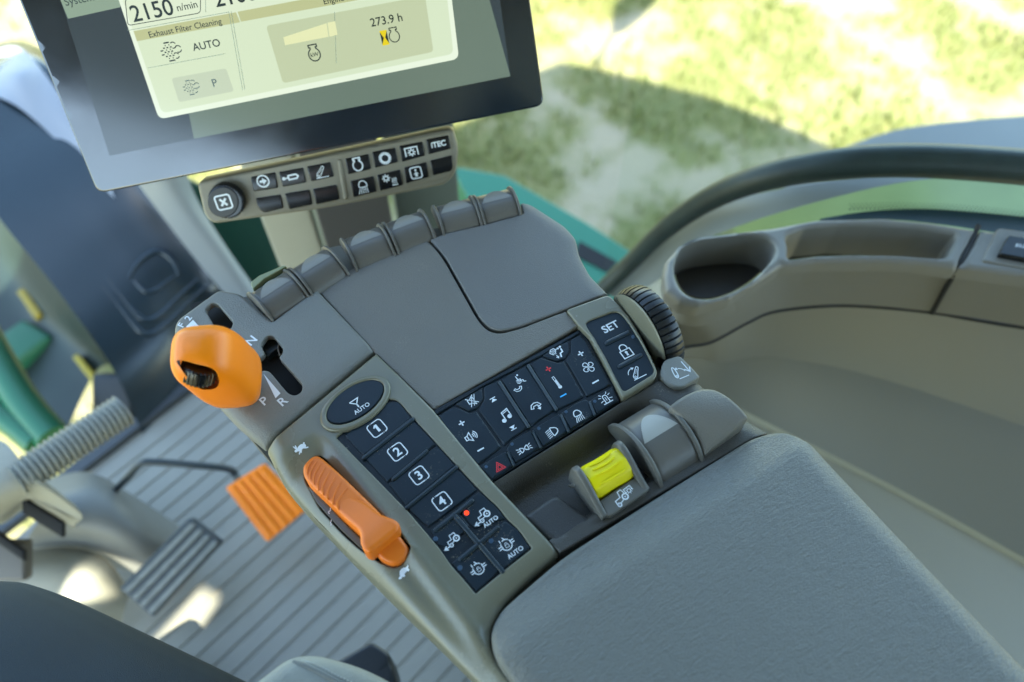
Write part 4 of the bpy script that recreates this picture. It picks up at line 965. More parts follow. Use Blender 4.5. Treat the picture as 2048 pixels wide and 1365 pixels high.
# ------------------------------------------------------------------ button bar below the monitor
BAR = Plane(MON.hit(650, 350)-nM*0.010, nM, hC)
bb = thing('button_bar', 'beige bar of black shortcut buttons with a ribbed knob, below the monitor', 'button panel', BAR.hit(650, 350))
BM = mat('bar_beige', (0.215, 0.195, 0.145), 0.42, 1200, 0.15, vary=0.05, vscale=20)
plate('housing', rp([(393, 365, 14), (880, 262, 30), (906, 258, 12), (917, 300, 10), (913, 345, 16), (893, 370, 14), (650, 418, 40), (425, 449, 18), (408, 430, 14)], 10), BAR, 0.0, BM, bb, r=mm(2.2), thick=mm(16), grid=mm(8))
plate('bar_face', rp([(500, 345, 6), (898, 264, 8), (908, 340, 12), (890, 358, 12), (520, 433, 10)], 6), BAR, mm(0.5), BM, bb, r=mm(0.5), thick=mm(1), grid=mm(8))
BU = (0.978, -0.205)
ks = [([(501, 355), (550, 345), (556, 377), (507, 384)], i_circarrow(), (526, 363), 13.5), ([(557, 345), (606, 336), (612, 366), (565, 375)], i_cyl(), (582, 355), 17), ([(613, 334), (660, 325), (668, 354), (622, 364)], i_arm(False), (640, 344), 14),
      ([(511, 397), (561, 390), (567, 417), (528, 427, 8), (516, 418, 8)], None, 0, 0), ([(569, 388), (619, 380), (624, 410), (578, 420)], None, 0, 0), ([(625, 379), (673, 370), (679, 400), (632, 410)], None, 0, 0),
      ([(690, 318), (737, 309), (742, 339), (696, 350)], i_engine(0.2), (715, 329), 14), ([(744, 305), (790, 296), (796, 325), (750, 337)], gear((0, 0), 0.62, 16, 0.24, 0.3), (770, 317), 13.5), ([(798, 293), (845, 284), (850, 312), (804, 325)], i_pto(False), (823, 304), 13), ([(852, 280), (897, 271), (902, 298), (857, 310)], Ink().text('iTEC', (0, 0), 1.0, 0.035), (877, 289), 15),
      ([(700, 363), (747, 353), (753, 384), (707, 396)], i_work(), (726, 375), 14), ([(754, 351), (800, 340), (806, 371), (760, 383)], i_heat(), (780, 361), 15), ([(808, 336), (853, 325), (858, 355), (812, 368)], i_person(), (832, 346), 13), ([(860, 322), (904, 311), (906, 335), (902, 343, 8), (866, 352)], None, 0, 0)]
for q, ic, c, s in ks:
    cu = [BAR.uv(*p[:2]) for p in q]; my = sum(p[1] for p in cu)/len(cu); uu = Vector(BAR.uv(640, 300))
    ex = Vector(cu[1])-Vector(cu[0]); ex.normalize(); ey = Vector((-ex.y, ex.x)); c2 = sum((Vector(p) for p in cu), Vector((0, 0)))/len(cu)
    k = plate('button', rp(q, 3), BAR, mm(1.6), BLACK, bb, r=mm(0.7), thick=mm(2.2), grid=mm(1.5), hf=lambda u, v: -90*((u-c2.x)*ey.x+(v-c2.y)*ey.y)**2*0.12)
    if ic: stamp(ic, BAR, mm(1.75), c, BU, s, k)
plate('divider_ridge', cap((679, 324), (691, 396), 4.5), BAR, mm(1.8), BM, bb, r=mm(1.2), thick=mm(2), grid=mm(3))
kc = BAR.hit(457, 398); k1 = BAR.hit(447, 404, mm(9))
kw_ = wheel('knob', kc+nM*0.0045, nM, 0.0142, 0.005, 36, BLACK, bb, 0.0006, 0.0006)
kcap = plate('knob_cap', ell((446, 405), 31.5, 31, 0, 40), BAR, mm(10.2), mat('knob_face', (0.016, 0.018, 0.02), 0.42), bb, r=mm(0.8), thick=mm(2), grid=mm(4))
stamp(i_xbox(), BAR, mm(10.5), (447, 405), BU, 16.5, kcap)

# ------------------------------------------------------------------ monitor mast and posts behind the paddles
def post(name, q, zt, zb, depth, material, label, cat):
    """upright post: q = two pixels at its top edge (left, right); stands on the floor"""
    a, b = PZ(*q[0], zt), PZ(*q[1], zt); b = a+(b-a); d = (b-a); n_ = Vector((-d.y, d.x, 0)).normalized(); n_ = n_ if n_.y > 0 else -n_
    c = (a+b)/2; c.z = (zt+zb)/2; c += n_*depth/2
    return boxw(name, c, d/2, n_*depth/2, (0, 0, (zt-zb)/2), material, None, 0.004, label=label, cat=cat)
def post(name, ql, qr, zq, zt, depth, material, label, cat):
    """upright post whose left and right front edges pass through pixels ql, qr at height zq"""
    a, b = PZ(*ql, zq), PZ(*qr, zq); d = (b-a); n_ = Vector((-d.y, d.x, 0)).normalized(); n_ = n_ if n_.y > 0 else -n_
    c = (a+b)/2+n_*depth/2; c.z = zt/2
    return boxw(name, c, d/2, n_*depth/2, (0, 0, zt/2), material, None, 0.004, label=label, cat=cat)
post('monitor_mast', (538, 480), (634, 466), 0.42, 0.62, 0.05, mat('mast_beige', (0.36, 0.345, 0.27), 0.45, vary=0.05), 'beige upright monitor mast rising behind the finger paddles', 'mast')
post('mast_cover', (641, 455), (782, 425), 0.44, 0.62, 0.03, mat('mast_dark', (0.055, 0.052, 0.050), 0.5), 'dark grey upright cover beside the beige monitor mast', 'cover')
post('corner_pillar', (792, 410), (918, 385), 0.40, 0.60, 0.06, mat('pillar_grey', (0.085, 0.105, 0.092), 0.5), 'grey-green cab pillar right of the monitor mast', 'pillar')

# ------------------------------------------------------------------ floor, mat ridges
fl_a, fl_b = PZ(120, 1020, 0), PZ(700, 470, 0)
fe = (fl_b-fl_a).normalized()
poly = [PZ(-250, 1330, 0), PZ(290, 862, 0)-Vector((0.12, 0.02, 0)), PZ(560, 585, 0), PZ(760, 560, 0), PZ(1190, 640, 0), PZ(1330, 720, 0), PZ(1700, 960, 0), PZ(2700, 1650, 0), PZ(1500, 2000, 0), PZ(600, 2300, 0)]
V = [p.copy() for p in poly]+[p-Vector((0, 0, 0.04)) for p in poly]; n = len(poly)
FLM = mat('floor_mat_rubber', (0.265, 0.250, 0.205), 0.36, 500, 0.3, vary=0.28, vscale=6, rvary=0.06, dust=0.3)
flo = obj('floor', V, [list(range(n)), [n+i for i in range(n)][::-1]]+[[i, n+i, n+(i+1) % n, (i+1) % n] for i in range(n)], FLM, None, smooth=0, kind='structure')
g0, g1 = PZ(450, 1235, 0), PZ(610, 1088, 0); gd = (g1-g0).normalized(); gn = Vector((-gd.y, gd.x, 0)); gn = gn if gn.y > 0 else -gn
def prism(name, a, b, n_, w, h, material, parent):
    q = [(-w, 0), (-w*0.86, h), (w*0.86, h), (w, 0)]; V = [c+n_*x+Vector((0, 0, z)) for c in (a, b) for x, z in q]
    return obj(name, V, [[0, 1, 5, 4], [1, 2, 6, 5], [2, 3, 7, 6], [0, 3, 2, 1][::-1], [4, 5, 6, 7]], material, parent, smooth=0)
ctrf = PZ(600, 1150, 0); ea, eb = PZ(760, 575, 0), PZ(1250, 985, 0)
for i in range(-14, 14):
    c = ctrf+gn*0.0275*i; ed = eb-ea
    den = gd.x*ed.y-gd.y*ed.x; t_ = ((ea.x-c.x)*ed.y-(ea.y-c.y)*ed.x)/den
    prism('floor_ridge', c-gd*(0.33 if i < 5 else 0.16), c+gd*min(0.9, t_-0.01), gn, 0.0124, 0.0026, FLM, flo)
prism('floor_edge', ctrf+gn*0.0275*14.3-gd*0.3, ctrf+gn*0.0275*14.3+gd*0.45, gn, 0.012, 0.014, mat('sill_dark', (0.05, 0.055, 0.06), 0.5), flo)

# ------------------------------------------------------------------ pedals
pl0 = PZ(470, 985, 0.10)
ap = thing('accelerator_pedal', 'bright orange ribbed foot pedal on a bent black rod', 'pedal', (pl0.x, pl0.y, 0.0))
PP = Plane(PZ(525, 1010, 0.13), (-0.30, -0.42, 0.86), (1, 0, 0))
plate('pedal_pad', rp([(450, 976, 6), (526, 928, 6), (612, 1020, 6), (534, 1086, 6)], 5), PP, 0.0, ORANGE, ap, r=mm(1.5), thick=mm(10), grid=mm(10))
for k in range(5):
    t = 0.12+0.19*k; a = (450+(526-450)*t+6, 976+(928-976)*t+7); b = (534+(612-534)*t-5, 1086+(1020-1086)*t-6)
    plate('tread_rib', cap(a, b, 4.5), PP, mm(2.2), ORANGE, ap, r=mm(1.0), thick=mm(2.4), grid=mm(8))
RODM = mat('black_rod', (0.02, 0.03, 0.035), 0.4)
tube('pedal_rod', [PZ(222, 990, 0.10), PZ(255, 955, 0.14), PZ(282, 928, 0.165), PZ(310, 925, 0.165), PZ(390, 931, 0.15), PZ(455, 938, 0.13), PZ(472, 952, 0.115), PP.hit(486, 985, -0.008)], 0.0052, RODM, ap, n=10)
bp0 = PZ(340, 1130, 0.05)
bp = thing('brake_pedal', 'wide grey rubber brake pedal with metal-edged treads', 'pedal', (bp0.x, bp0.y, 0.0))
BP = Plane(PZ(340, 1130, 0.12), (-0.28, -0.40, 0.87), (1, 0, 0))
plate('pedal_pad', rp([(378, 1036, 8), (442, 1086, 8), (305, 1236, 6), (238, 1178, 6)], 8), BP, 0.0, mat('pedal_rubber', (0.035, 0.045, 0.05), 0.5, 600, 0.4, vary=0.3, vscale=30), bp, r=mm(2), thick=mm(14), grid=mm(10))
WORN = mat('worn_tread', (0.15, 0.16, 0.145), 0.40, 900, 0.4, vary=0.4, vscale=60)
for k in range(4):
    t = 0.16+0.235*k; a = (378+64*t-5, 1036+50*t+8); b = (238+67*t+6, 1178+58*t-6)
    plate('tread_rib', cap(a, b, 5.0), BP, mm(4), WORN, bp, r=mm(1.2), thick=mm(4.2), grid=mm(8))
q0, q1 = BP.hit(340, 1130, -0.013), PZ(330, 1180, 0.0)
tube('pedal_arm', [q0, (q0+q1)/2+Vector((0.01, 0.02, 0)), q1], 0.012, RODM, bp)

# ------------------------------------------------------------------ steering column base at the left
sc0 = PZ(60, 1080, 0.0)
stc = thing('steering_column', 'beige moulded steering column base beside the pedals', 'steering column', (sc0.x, sc0.y, 0.0))
COLM = mat('column_beige', (0.30, 0.285, 0.225), 0.5, vary=0.06)
COLG = mat('column_grey', (0.15, 0.15, 0.135), 0.5, vary=0.1)
loft('column_shroud', [[PZ(-120, 960, 0.34), PZ(-10, 880, 0.34), PZ(55, 935, 0.33), PZ(150, 1010, 0.26)], [PZ(-120, 1050, 0.33), PZ(0, 990, 0.33), PZ(80, 980, 0.31), PZ(165, 1035, 0.24)], [PZ(-120, 1080, 0.24), PZ(0, 1035, 0.24), PZ(60, 1002, 0.24), PZ(150, 1050, 0.20)], [PZ(-120, 1085, 0.05), PZ(0, 1050, 0.05), PZ(60, 1020, 0.05), PZ(150, 1065, 0.05)]], COLM, stc, m=4)
loft('column_foot', [[PZ(90, 960, 0.10), PZ(180, 945, 0.10), PZ(280, 1000, 0.07), PZ(390, 1075, 0.03)], [PZ(95, 1010, 0.16), PZ(190, 985, 0.15), PZ(270, 1040, 0.12), PZ(350, 1105, 0.05)], [PZ(60, 1070, 0.14), PZ(160, 1060, 0.14), PZ(240, 1090, 0.11), PZ(300, 1130, 0.06)], [PZ(30, 1120, 0.05), PZ(110, 1120, 0.05), PZ(200, 1130, 0.04), PZ(280, 1150, 0.02)]], COLG, stc, m=4)
loft('column_tunnel', [[PZ(60, 1100, 0.10), PZ(140, 1095, 0.10), PZ(215, 1120, 0.08), PZ(262, 1190, 0.03)], [PZ(40, 1150, 0.12), PZ(120, 1140, 0.12), PZ(190, 1160, 0.10), PZ(250, 1215, 0.04)], [PZ(60, 1250, 0.08), PZ(130, 1250, 0.08), PZ(190, 1250, 0.06), PZ(240, 1260, 0.02)]], COLM, stc, m=4)
boxw('column_bracket', PZ(-20, 1120, 0.20), RGT*0.05, UPV*0.025, FWD*0.01, mat('bracket_brown', (0.10, 0.09, 0.075), 0.5), stc, 0.005)
boxw('column_slot', PZ(88, 1035, 0.245), RGT*0.026+UPV*-0.016, UPV*0.010, FWD*0.004, VOID, stc, 0.003)
boxw('column_slot', PZ(20, 1090, 0.23), RGT*0.020+UPV*-0.014, UPV*0.007, FWD*0.004, VOID, stc, 0.003)
# corrugated hose
ha, hb = PZ(30, 962, 0.32), PZ(246, 822, 0.29); hx = (hb-ha).normalized(); he = hx.cross(FWD).normalized(); hf_ = hx.cross(he); rings = []; nr = 20
for i in range(nr*6+1):
    t = i/(nr*6); rr = 0.0205*(1-0.12*(1-t)*0)*(1+0.085*math.cos(2*math.pi*t*nr)); rings.append([ha.lerp(hb, t)+(he*math.cos(u)+hf_*math.sin(u))*rr for u in [2*math.pi*k/24 for k in range(24)]])
loft('corrugated_hose', rings, mat('hose_grey', (0.19, 0.195, 0.168), 0.5), None, m=1, closed=True, caps=True, smooth=60, label='light grey corrugated hose above the steering column base', cat='hose')

# ------------------------------------------------------------------ dark front cowl, with pale strips painting its sky reflections
cw = thing('front_cowl', 'glossy dark blue-grey front cowl panel at the upper left', 'cowl', PZ(280, 860, 0.0))
cr = [(0.0, ((285, 868), (372, 778), (440, 690), (512, 612))), (0.10, ((228, 742), (320, 660), (400, 590), (492, 575))), (0.18, ((118, 585), (230, 500), (330, 450), (440, 480))), (0.245, ((5, 445), (130, 360), (230, 320), (340, 390))), (0.27, ((-60, 345), (40, 240), (130, 200), (250, 300))), (0.28, ((-90, 250), (-20, 150), (78, 118), (170, 220))), (0.22, ((-100, 215), (-20, 95), (72, 92), (160, 165)))]
rails = [[PZ(x, y, z) for x, y in q] for z, q in cr]
cowl = loft('cowl_skin', rails, COWL, cw, n=40, m=8, smooth=0)
for p_ in cowl.data.polygons: p_.use_smooth = True
loft('cowl_flank', [[rl_[0] for rl_ in rails], [rl_[0]+Vector((0.02, 0.0, -0.45)) for rl_ in rails]], mat('flank_shade', (0.006, 0.010, 0.010), 0.6), cw, n=30, m=1)  # side blackened in colour to stay dark where the sun strikes it
def on_cowl(px, py, lift=0.0):
    from mathutils.bvhtree import BVHTree
    bv = BVHTree.FromPolygons([v.co+cw.location for v in cowl.data.vertices], [list(p.vertices) for p in cowl.data.polygons])
    h_ = bv.ray_cast(CAM, ray(px, py).normalized())
    if h_[0] is None: h_ = bv.find_nearest(PZ(px, py, 0.26))
    n_ = h_[1] if h_[1].dot(FWD) < 0 else -h_[1]
    return h_[0]+n_*lift
tube('cowl_emboss', [on_cowl(x, y, -0.001) for x, y in ((258, 558), (272, 532), (300, 508), (325, 505), (348, 525), (358, 552))], [0.003, 0.006, 0.006, 0.003], COWL, cw, n=10)
tube('cowl_emboss', [on_cowl(x, y, -0.002) for x, y in ((268, 560), (290, 582), (312, 580), (350, 552))], [0.003, 0.005, 0.005, 0.003], COWL, cw, n=10)
tube('cowl_rim', [on_cowl(x, y, -0.003) for x, y in ((205, 545), (262, 615), (290, 640), (318, 632), (360, 592), (400, 556))], [0.003, 0.006, 0.006, 0.003], COWL, cw, n=10)
tube('cowl_rim', [on_cowl(x, y, -0.003) for x, y in ((195, 560), (255, 632), (290, 668), (325, 655), (380, 605), (420, 568))], [0.003, 0.006, 0.006, 0.003], COWL, cw, n=10)
loft('cowl_top_sheen', [[on_cowl(x, y, 0.006) for x, y in ((-60, 95), (35, 100), (100, 160), (190, 300))], [on_cowl(x, y, 0.012) for x, y in ((-60, 150), (30, 160), (90, 205), (215, 350))], [on_cowl(x, y, 0.006) for x, y in ((-70, 185), (0, 200), (75, 248), (230, 400))]], mat('cowl_top_sheen', (0.24, 0.25, 0.27), 0.4), cw, n=24, m=4)  # pale band: bright sky sheen of the cowl top put into colour
loft('cowl_side_sheen', [[PZ(*q) for q in ((270, 360, 0.36), (330, 440, 0.28), (400, 530, 0.18), (470, 612, 0.08))], [PZ(*q) for q in ((325, 345, 0.38), (375, 420, 0.30), (440, 510, 0.20), (505, 600, 0.09))], [PZ(*q) for q in ((368, 335, 0.36), (400, 410, 0.28), (460, 505, 0.18), (520, 590, 0.07))]], mat('cowl_side_sheen', (0.27, 0.29, 0.30), 0.38), cw, n=20, m=4)  # pale strip: sky reflection on the cowl's right side, painted as colour
# dark sheet over sunlit ground, painting shade and dark parts below the glass
ch = thing('tractor_chassis', 'dark sheet standing in for shaded ground and chassis low at the left, under the cowl', 'chassis', PZ(60, 700, -0.75))
loft('chassis_side', [[PZ(*q) for q in ((-220, 330, -0.35), (-20, 400, -0.35), (130, 570, -0.35), (290, 800, -0.35))], [PZ(*q) for q in ((-220, 540, -0.5), (0, 560, -0.5), (100, 650, -0.5), (200, 735, -0.5))], [PZ(*q) for q in ((-220, 740, -0.55), (-20, 760, -0.55), (70, 800, -0.55), (95, 960, -0.55))]], mat('chassis_shade', (0.005, 0.013, 0.010), 0.45, vary=0.6, vscale=9), ch, n=24, m=6)
boxw('axle_block', PZ(30, 720, -0.55), (0.09, 0.02, 0), (-0.02, 0.05, 0), (0, 0, 0.05), mat('axle_green', (0.015, 0.09, 0.045), 0.4), ch, 0.015)
GP = Plane(PZ(480, 600, 0.05)+Vector((0, 0.10, 0)), (-0.2, -0.8, 0.5), (1, 0, 0))
plate('green_bulkhead', [(365, 355), (520, 430), (600, 540), (620, 640), (500, 640)], GP, 0.0, DGREEN, None, r=mm(2), thick=mm(20), grid=mm(25), label='dark green bulkhead strip left of the beige monitor mast', cat='bulkhead')
# green frame bars and small outside parts seen through the front glass
for i, (q, w) in enumerate(((((-60, 620), (35, 790), (108, 880)), 0.030), (((-60, 790), (20, 845), (75, 890)), 0.022))):
    tube('frame_bar', [PZ(x, y, -0.05) for x, y in q], w, mat('frame_green', (0.012, 0.12, 0.055), 0.4), None, n=10, label=('green painted frame bar slanting behind the corrugated hose', 'lower green frame bar close to the steering column')[i], cat='frame bar', smooth=60)
for i, (c, a, b, col, lb) in enumerate((((178, 745), (24, 30), 7, (0.30, 0.23, 0.01), 'small yellow bracket above the corrugated hose'), ((62, 610), (18, 26), 9, (0.26, 0.19, 0.015), 'small yellow fitting at the far left of the cowl'))):
    p0, p1 = PZ(c[0]-a[0], c[1]-a[1], -0.5), PZ(c[0]+a[0], c[1]+a[1], -0.5); d = (p1-p0); n_ = Vector((-d.y, d.x, 0)).normalized()
    boxw('yellow_bracket', (p0+p1)/2, d/2, n_*b*0.0011, (0, 0, 0.012), mat('bracket_yellow%d' % i, col, 0.45), None, 0.004, label=lb, cat='bracket')
boxw('outside_block', PZ(235, 800, -0.1), RGT*0.04, UPV*0.05, FWD*0.02, mat('block_dark', (0.012, 0.02, 0.024), 0.5), None, 0.012, label='dark block hanging beyond the end of the corrugated hose', cat='block')
p = PZ(45, 665, -0.6); boxw('pale_fitting', p, (0.06, 0.02, 0), (-0.01, 0.03, 0), (0, 0, 0.02), mat('pale_fit', (0.45, 0.42, 0.35), 0.5), None, 0.01, label='pale fitting beside the yellow part at far left', cat='fitting')

# ------------------------------------------------------------------ person's thigh and the seat
def limb(name, st, material, parent, n=28):
    rings = []
    for i, (p, a, b) in enumerate(st):
        t = (Vector(st[min(i+1, len(st)-1)][0])-Vector(st[max(0, i-1)][0])).normalized(); e = t.cross(Vector((0, 0, 1))).normalized(); f = e.cross(t)
        rings.append([Vector(p)+e*a*math.cos(u)+f*b*math.sin(u) for u in [2*math.pi*k/n for k in range(n)]])
    return loft(name, rings, material, parent, m=5, closed=True, caps=True, smooth=80)
TROU = mat('navy_trousers', (0.012, 0.025, 0.036), 0.85, 1400, 0.6, vary=0.25, vscale=14)
kz = PZ(-50, 1385, 0.62)
ps = thing('person', 'seated person in dark navy trousers, only the thigh and knee in view', 'person', (kz.x, kz.y, 0.0))
bd = (PZ(420, 1690, 0.64)-kz).normalized()
K = kz
stt = [(K-bd*0.075+Vector((0, 0, -0.05)), 0.018, 0.016), (K-bd*0.066+Vector((0, 0, -0.03)), 0.045, 0.040), (K-bd*0.038+Vector((0, 0, -0.012)), 0.063, 0.055), (K, 0.074, 0.063), (K+bd*0.09, 0.080, 0.070), (K+bd*0.20, 0.085, 0.076), (K+bd*0.33, 0.09, 0.08), (K+bd*0.42+Vector((0, 0, 0.03)), 0.13, 0.11), (Vector((-0.16, -0.40, 0.66)), 0.19, 0.14), (Vector((-0.16, -0.42, 0.95)), 0.20, 0.14), (Vector((-0.16, -0.42, 1.22)), 0.21, 0.13), (Vector((-0.16, -0.42, 1.34)), 0.10, 0.09)]  # last stations: unseen torso, added to block light from behind
th = limb('body', stt, TROU, ps)
sh = [K+Vector((-0.01, 0.0, -0.03)), K+Vector((-0.02, 0.02, -0.16)), K+Vector((-0.03, 0.015, -0.32)), Vector((K.x-0.03, K.y+0.01, 0.09))]
tube('lower_leg', sh, [0.056, 0.054, 0.050, 0.042], TROU, ps, n=20)
boxw('shoe', (K.x-0.03, K.y+0.06, 0.045), (0.045, 0, 0), (0, 0.13, 0), (0, 0, 0.04), mat('shoe_black', (0.015, 0.014, 0.013), 0.5), ps, 0.03)
fold = [PZ(30, 1172, 0.565), PZ(110, 1182, 0.567), PZ(190, 1205, 0.567), PZ(270, 1252, 0.565)]
se0 = PZ(600, 1400, 0.0)
seat = thing('driver_seat', 'grey leather driver seat corner with stitched seam at the bottom edge', 'seat', (se0.x, se0.y, 0.0))
SEATM = leather('seat_leather', (0.30, 0.31, 0.275), 0.5)
SP = Plane(PZ(600, 1400, 0.47), (0, 0, 1))
cush = plate('seat_cushion', rp([(440, 1420, 30), (500, 1365, 40), (575, 1308, 40), (630, 1305, 40), (720, 1330, 40), (800, 1372, 30), (1000, 1520), (900, 1900), (300, 1900), (250, 1600)], 20), SP, 0.0, SEATM, seat, r=mm(14), thick=mm(90), grid=mm(14))
dc = drop_on(cush)
drop = lambda p: Vector(p)+Vector((0, 0, dc(Vector(p))))
sm_ = [drop(SP.hit(x, y, 0.0)) for x, y in ((585, 1322), (612, 1332), (655, 1354), (700, 1376), (760, 1412))]
tube('seam_piping', sm_, 0.0016, mat('piping', (0.16, 0.17, 0.16), 0.5), cush, n=8)
st2 = spl([tuple(drop(SP.hit(x, y, 0.0))) for x, y in ((600, 1318), (628, 1328), (668, 1348), (715, 1372), (775, 1408))], 14, False)
for i in range(0, len(st2)-2, 2): tube('stitch', [Vector(st2[i]), Vector(st2[i+1])], 0.0007, mat('thread', (0.6, 0.6, 0.55), 0.7), cush, n=5)
plate('seat_bracket', rp([(660, 1330, 6), (742, 1282, 14), (778, 1306, 8), (800, 1390, 4), (700, 1400, 4)], 6), Plane(PZ(740, 1320, 0.38), (0, 0, 1)), 0.0, mat('bracket_black', (0.010, 0.013, 0.016), 0.4), seat, r=mm(4), thick=mm(60), grid=mm(15))
boxw('seat_backrest', (-0.10, -0.62, 0.95), (0.34, 0, 0), (0, 0.07, 0.02), (0, -0.06, 0.48), SEATM, seat, 0.06)  # unseen backrest, added to darken the monitor's reflection
boxw('seat_base', (se0.x-0.1, se0.y-0.38, 0.19), (0.16, 0, 0), (0, 0.12, 0), (0, 0, 0.19), mat('bracket_black', (0, 0, 0)), seat, 0.02)

# ------------------------------------------------------------------ right-hand side ledge
ZL = 0.62
LP_ = Plane(PZ(1600, 500, ZL), (0, 0, 1))
C1 = lambda pts: crop(pts, 2.16, 1100, 200)
le0 = PZ(1700, 700, 0.0)
lg = thing('side_ledge', 'beige-grey side console with cup holder and long open pocket below the window', 'side console', (le0.x, le0.y, 0.0))
cup = spl(C1([(540, 740), (562, 645), (620, 605), (720, 587), (860, 578), (950, 600), (975, 650), (930, 722), (850, 790), (750, 840), (650, 855), (575, 822)]), 5)
pock = rp(C1([(1015, 585, 12), (1100, 552), (1250, 537), (1400, 537), (1600, 550), (1765, 580, 12), (1715, 682, 14), (1500, 667), (1300, 665), (1150, 670), (1025, 687, 10), (1032, 640)]), 6)
front = C1([(490, 760), (500, 820), (560, 870), (640, 885), (780, 850), (900, 780), (1000, 715), (1150, 695), (1400, 690), (1600, 700), (1765, 722)])
rim = C1([(1855, 555), (1640, 520), (1440, 503), (1150, 510), (960, 545), (650, 582), (560, 622), (500, 690)])
plate('ledge_top', front+rim, LP_, 0.0, LEDGE, lg, r=mm(7), thick=mm(18), holes=[cup, pock], hole_r=mm(4.5), hole_deep=mm(46), grid=mm(4.5))
plate('cup_bottom', cup, LP_, mm(-45), mat('cup_shade', (0.030, 0.028, 0.024), 0.5), lg, r=0, thick=mm(3), grid=mm(20))  # bottom coloured dark to stand in for the shade of a deeper cup
plate('pocket_bottom', pock, LP_, mm(-45), MATS['cup_shade'], lg, r=0, thick=mm(3), grid=mm(20))  # same painted shade at the bottom of the pocket
for z0, dx in ((0, 0),):
    plate('ledge_end', rp([(1963, 458), (2120, 480), (2800, 600), (2800, 715), (2120, 560), (1918, 533)], 3), LP_, mm(-0.5), LEDGE, lg, r=mm(5), thick=mm(18), grid=mm(14))
fw0 = [PZ(x, y, ZL-0.008) for x, y in [(1320, 548)]+front[1:]+[(1918, 536)]]
s1 = C1([(560, 1072), (600, 1060), (700, 1040), (850, 960), (970, 910), (1200, 885), (1400, 890), (1650, 915)])
fw1 = [PZ(x, y, 0.535) for x, y in s1]
fm = [a.lerp(b, 0.5)+Vector((-0.004, 0, 0.004)) for a, b in zip([fw0[int(i*(len(fw0)-1)/(len(fw1)-1))] for i in range(len(fw1))], fw1)]
loft('ledge_front', [fw0, fw1], LEDGE, lg, n=50, m=1)
e0 = [PZ(x, y, ZL-0.008) for x, y in ((1921, 537), (2120, 562), (2800, 717))]; e1_ = [PZ(x, y, 0.535) for x, y in ((1868, 625), (2120, 668), (2800, 830))]
loft('ledge_front', [e0, e1_], LEDGE, lg, n=10, m=1)
# wall below the seam, lower bulge and pale panel
s1b = s1[:-1]+[(1864, 624), (1960, 640), (2130, 668), (2800, 828)]
w1 = [PZ(x, y+3, 0.533) for x, y in s1b]
bt = [(1360, 716), (1400, 716), (1443, 726), (1493, 715), (1563, 716), (1700, 741), (1860, 788), (2048, 853), (2150, 890), (2800, 1130)]
w2 = [PZ(x, y, 0.425) for x, y in bt]
loft('side_wall', [w1, w2], GREYB, lg, n=50, m=1)
bl = [(1390, 790), (1440, 800), (1560, 858), (1800, 980), (2048, 1116), (2150, 1172), (2800, 1530)]
w3 = [PZ(x, y, 0.345) for x, y in bl]
wmid = [PZ(x, y, 0.405) for x, y in [(1365, 735), (1425, 745), (1500, 738), (1640, 775), (1800, 830), (2048, 925), (2150, 968), (2800, 1240)]]
loft('lower_bulge', [w2, wmid, w3], mat('bulge_plastic', (0.215, 0.210, 0.180), 0.5, 600, 0.25, vary=0.05, vscale=6), lg, n=50, m=6)
w4 = [PZ(x, y, 0.335) for x, y in [(1390, 805), (1440, 812), (1560, 870), (1800, 992), (2048, 1130), (2150, 1186), (2800, 1545)]]
w5 = [PZ(x, y, 0.325) for x, y in [(1390, 1000), (1440, 1050), (1560, 1150), (1800, 1350), (2048, 1550), (2150, 1650), (2800, 2200)]]
loft('lower_panel', [w3, w4, w5], GREYB2, lg, n=40, m=1)
loft('side_base', [w5, [Vector((p.x, p.y, 0.0)) for p in w5]], GREYB, lg, n=40, m=1)
SEAM = mat('seam_gap', (0.012, 0.012, 0.012), 0.7)
tube('seam_gap', [PZ(x, y, z) for x, y, z in ((1957, 452, ZL-0.004), (1940, 490, ZL-0.003), (1917, 535, ZL-0.006), (1890, 580, 0.578), (1864, 627, 0.533))], 0.0024, SEAM, lg, n=8)
tube('seam_gap', [PZ(x, y+2, 0.532) for x, y in s1+[(1960, 640), (2130, 666)]], 0.0022, SEAM, lg, n=8)
# switch at the far right
plate('switch_bezel', rp([(1963, 522, 8), (1996, 455, 10), (2100, 470, 4), (2100, 545, 4)], 8), LP_, mm(1.5), LEDGE, lg, r=mm(2), thick=mm(3), grid=mm(10))
rs = plate('rocker_switch', rp([(1998, 508, 5), (2018, 470, 5), (2090, 482, 4), (2090, 525, 4)], 4), LP_, mm(7), BLACK, lg, r=mm(1.2), thick=mm(7), grid=mm(8))
stamp(Ink().text('AUTO', (0, 0), 1.0, 0.012, 'LEFT'), LP_, mm(7.3), (2030, 491), (0.98, 0.12), 15, rs)

# ------------------------------------------------------------------ window rail, glass and outside bodywork
rl = [(1200, 585, 0.30), (1262, 525, 0.36), (1330, 460, 0.44), (1420, 398, 0.52), (1530, 355, 0.58), (1680, 328, 0.62), (1850, 322, 0.635), (2080, 338, 0.64), (2250, 360, 0.64), (2800, 470, 0.64)]
tube('window_seal', [PZ(*q) for q in rl], [0.0115, 0.0122, 0.0145, 0.0165, 0.0175, 0.0175], SEAL, None, n=16, res=8, label='curved black rubber window seal beside the cup holder', cat='window seal', smooth=70)
gl = bpy.data.materials.new('window_glass'); gl.use_nodes = True; t = gl.node_tree; t.nodes.clear()
tb_, gs, lw, mx, ou = [t.nodes.new(n_) for n_ in ('ShaderNodeBsdfTransparent', 'ShaderNodeBsdfGlossy', 'ShaderNodeFresnel', 'ShaderNodeMixShader', 'ShaderNodeOutputMaterial')]
tb_.inputs[0].default_value = (0.93, 0.97, 0.94, 1); gs.inputs['Roughness'].default_value = 0.02; lw.inputs[0].default_value = 1.14
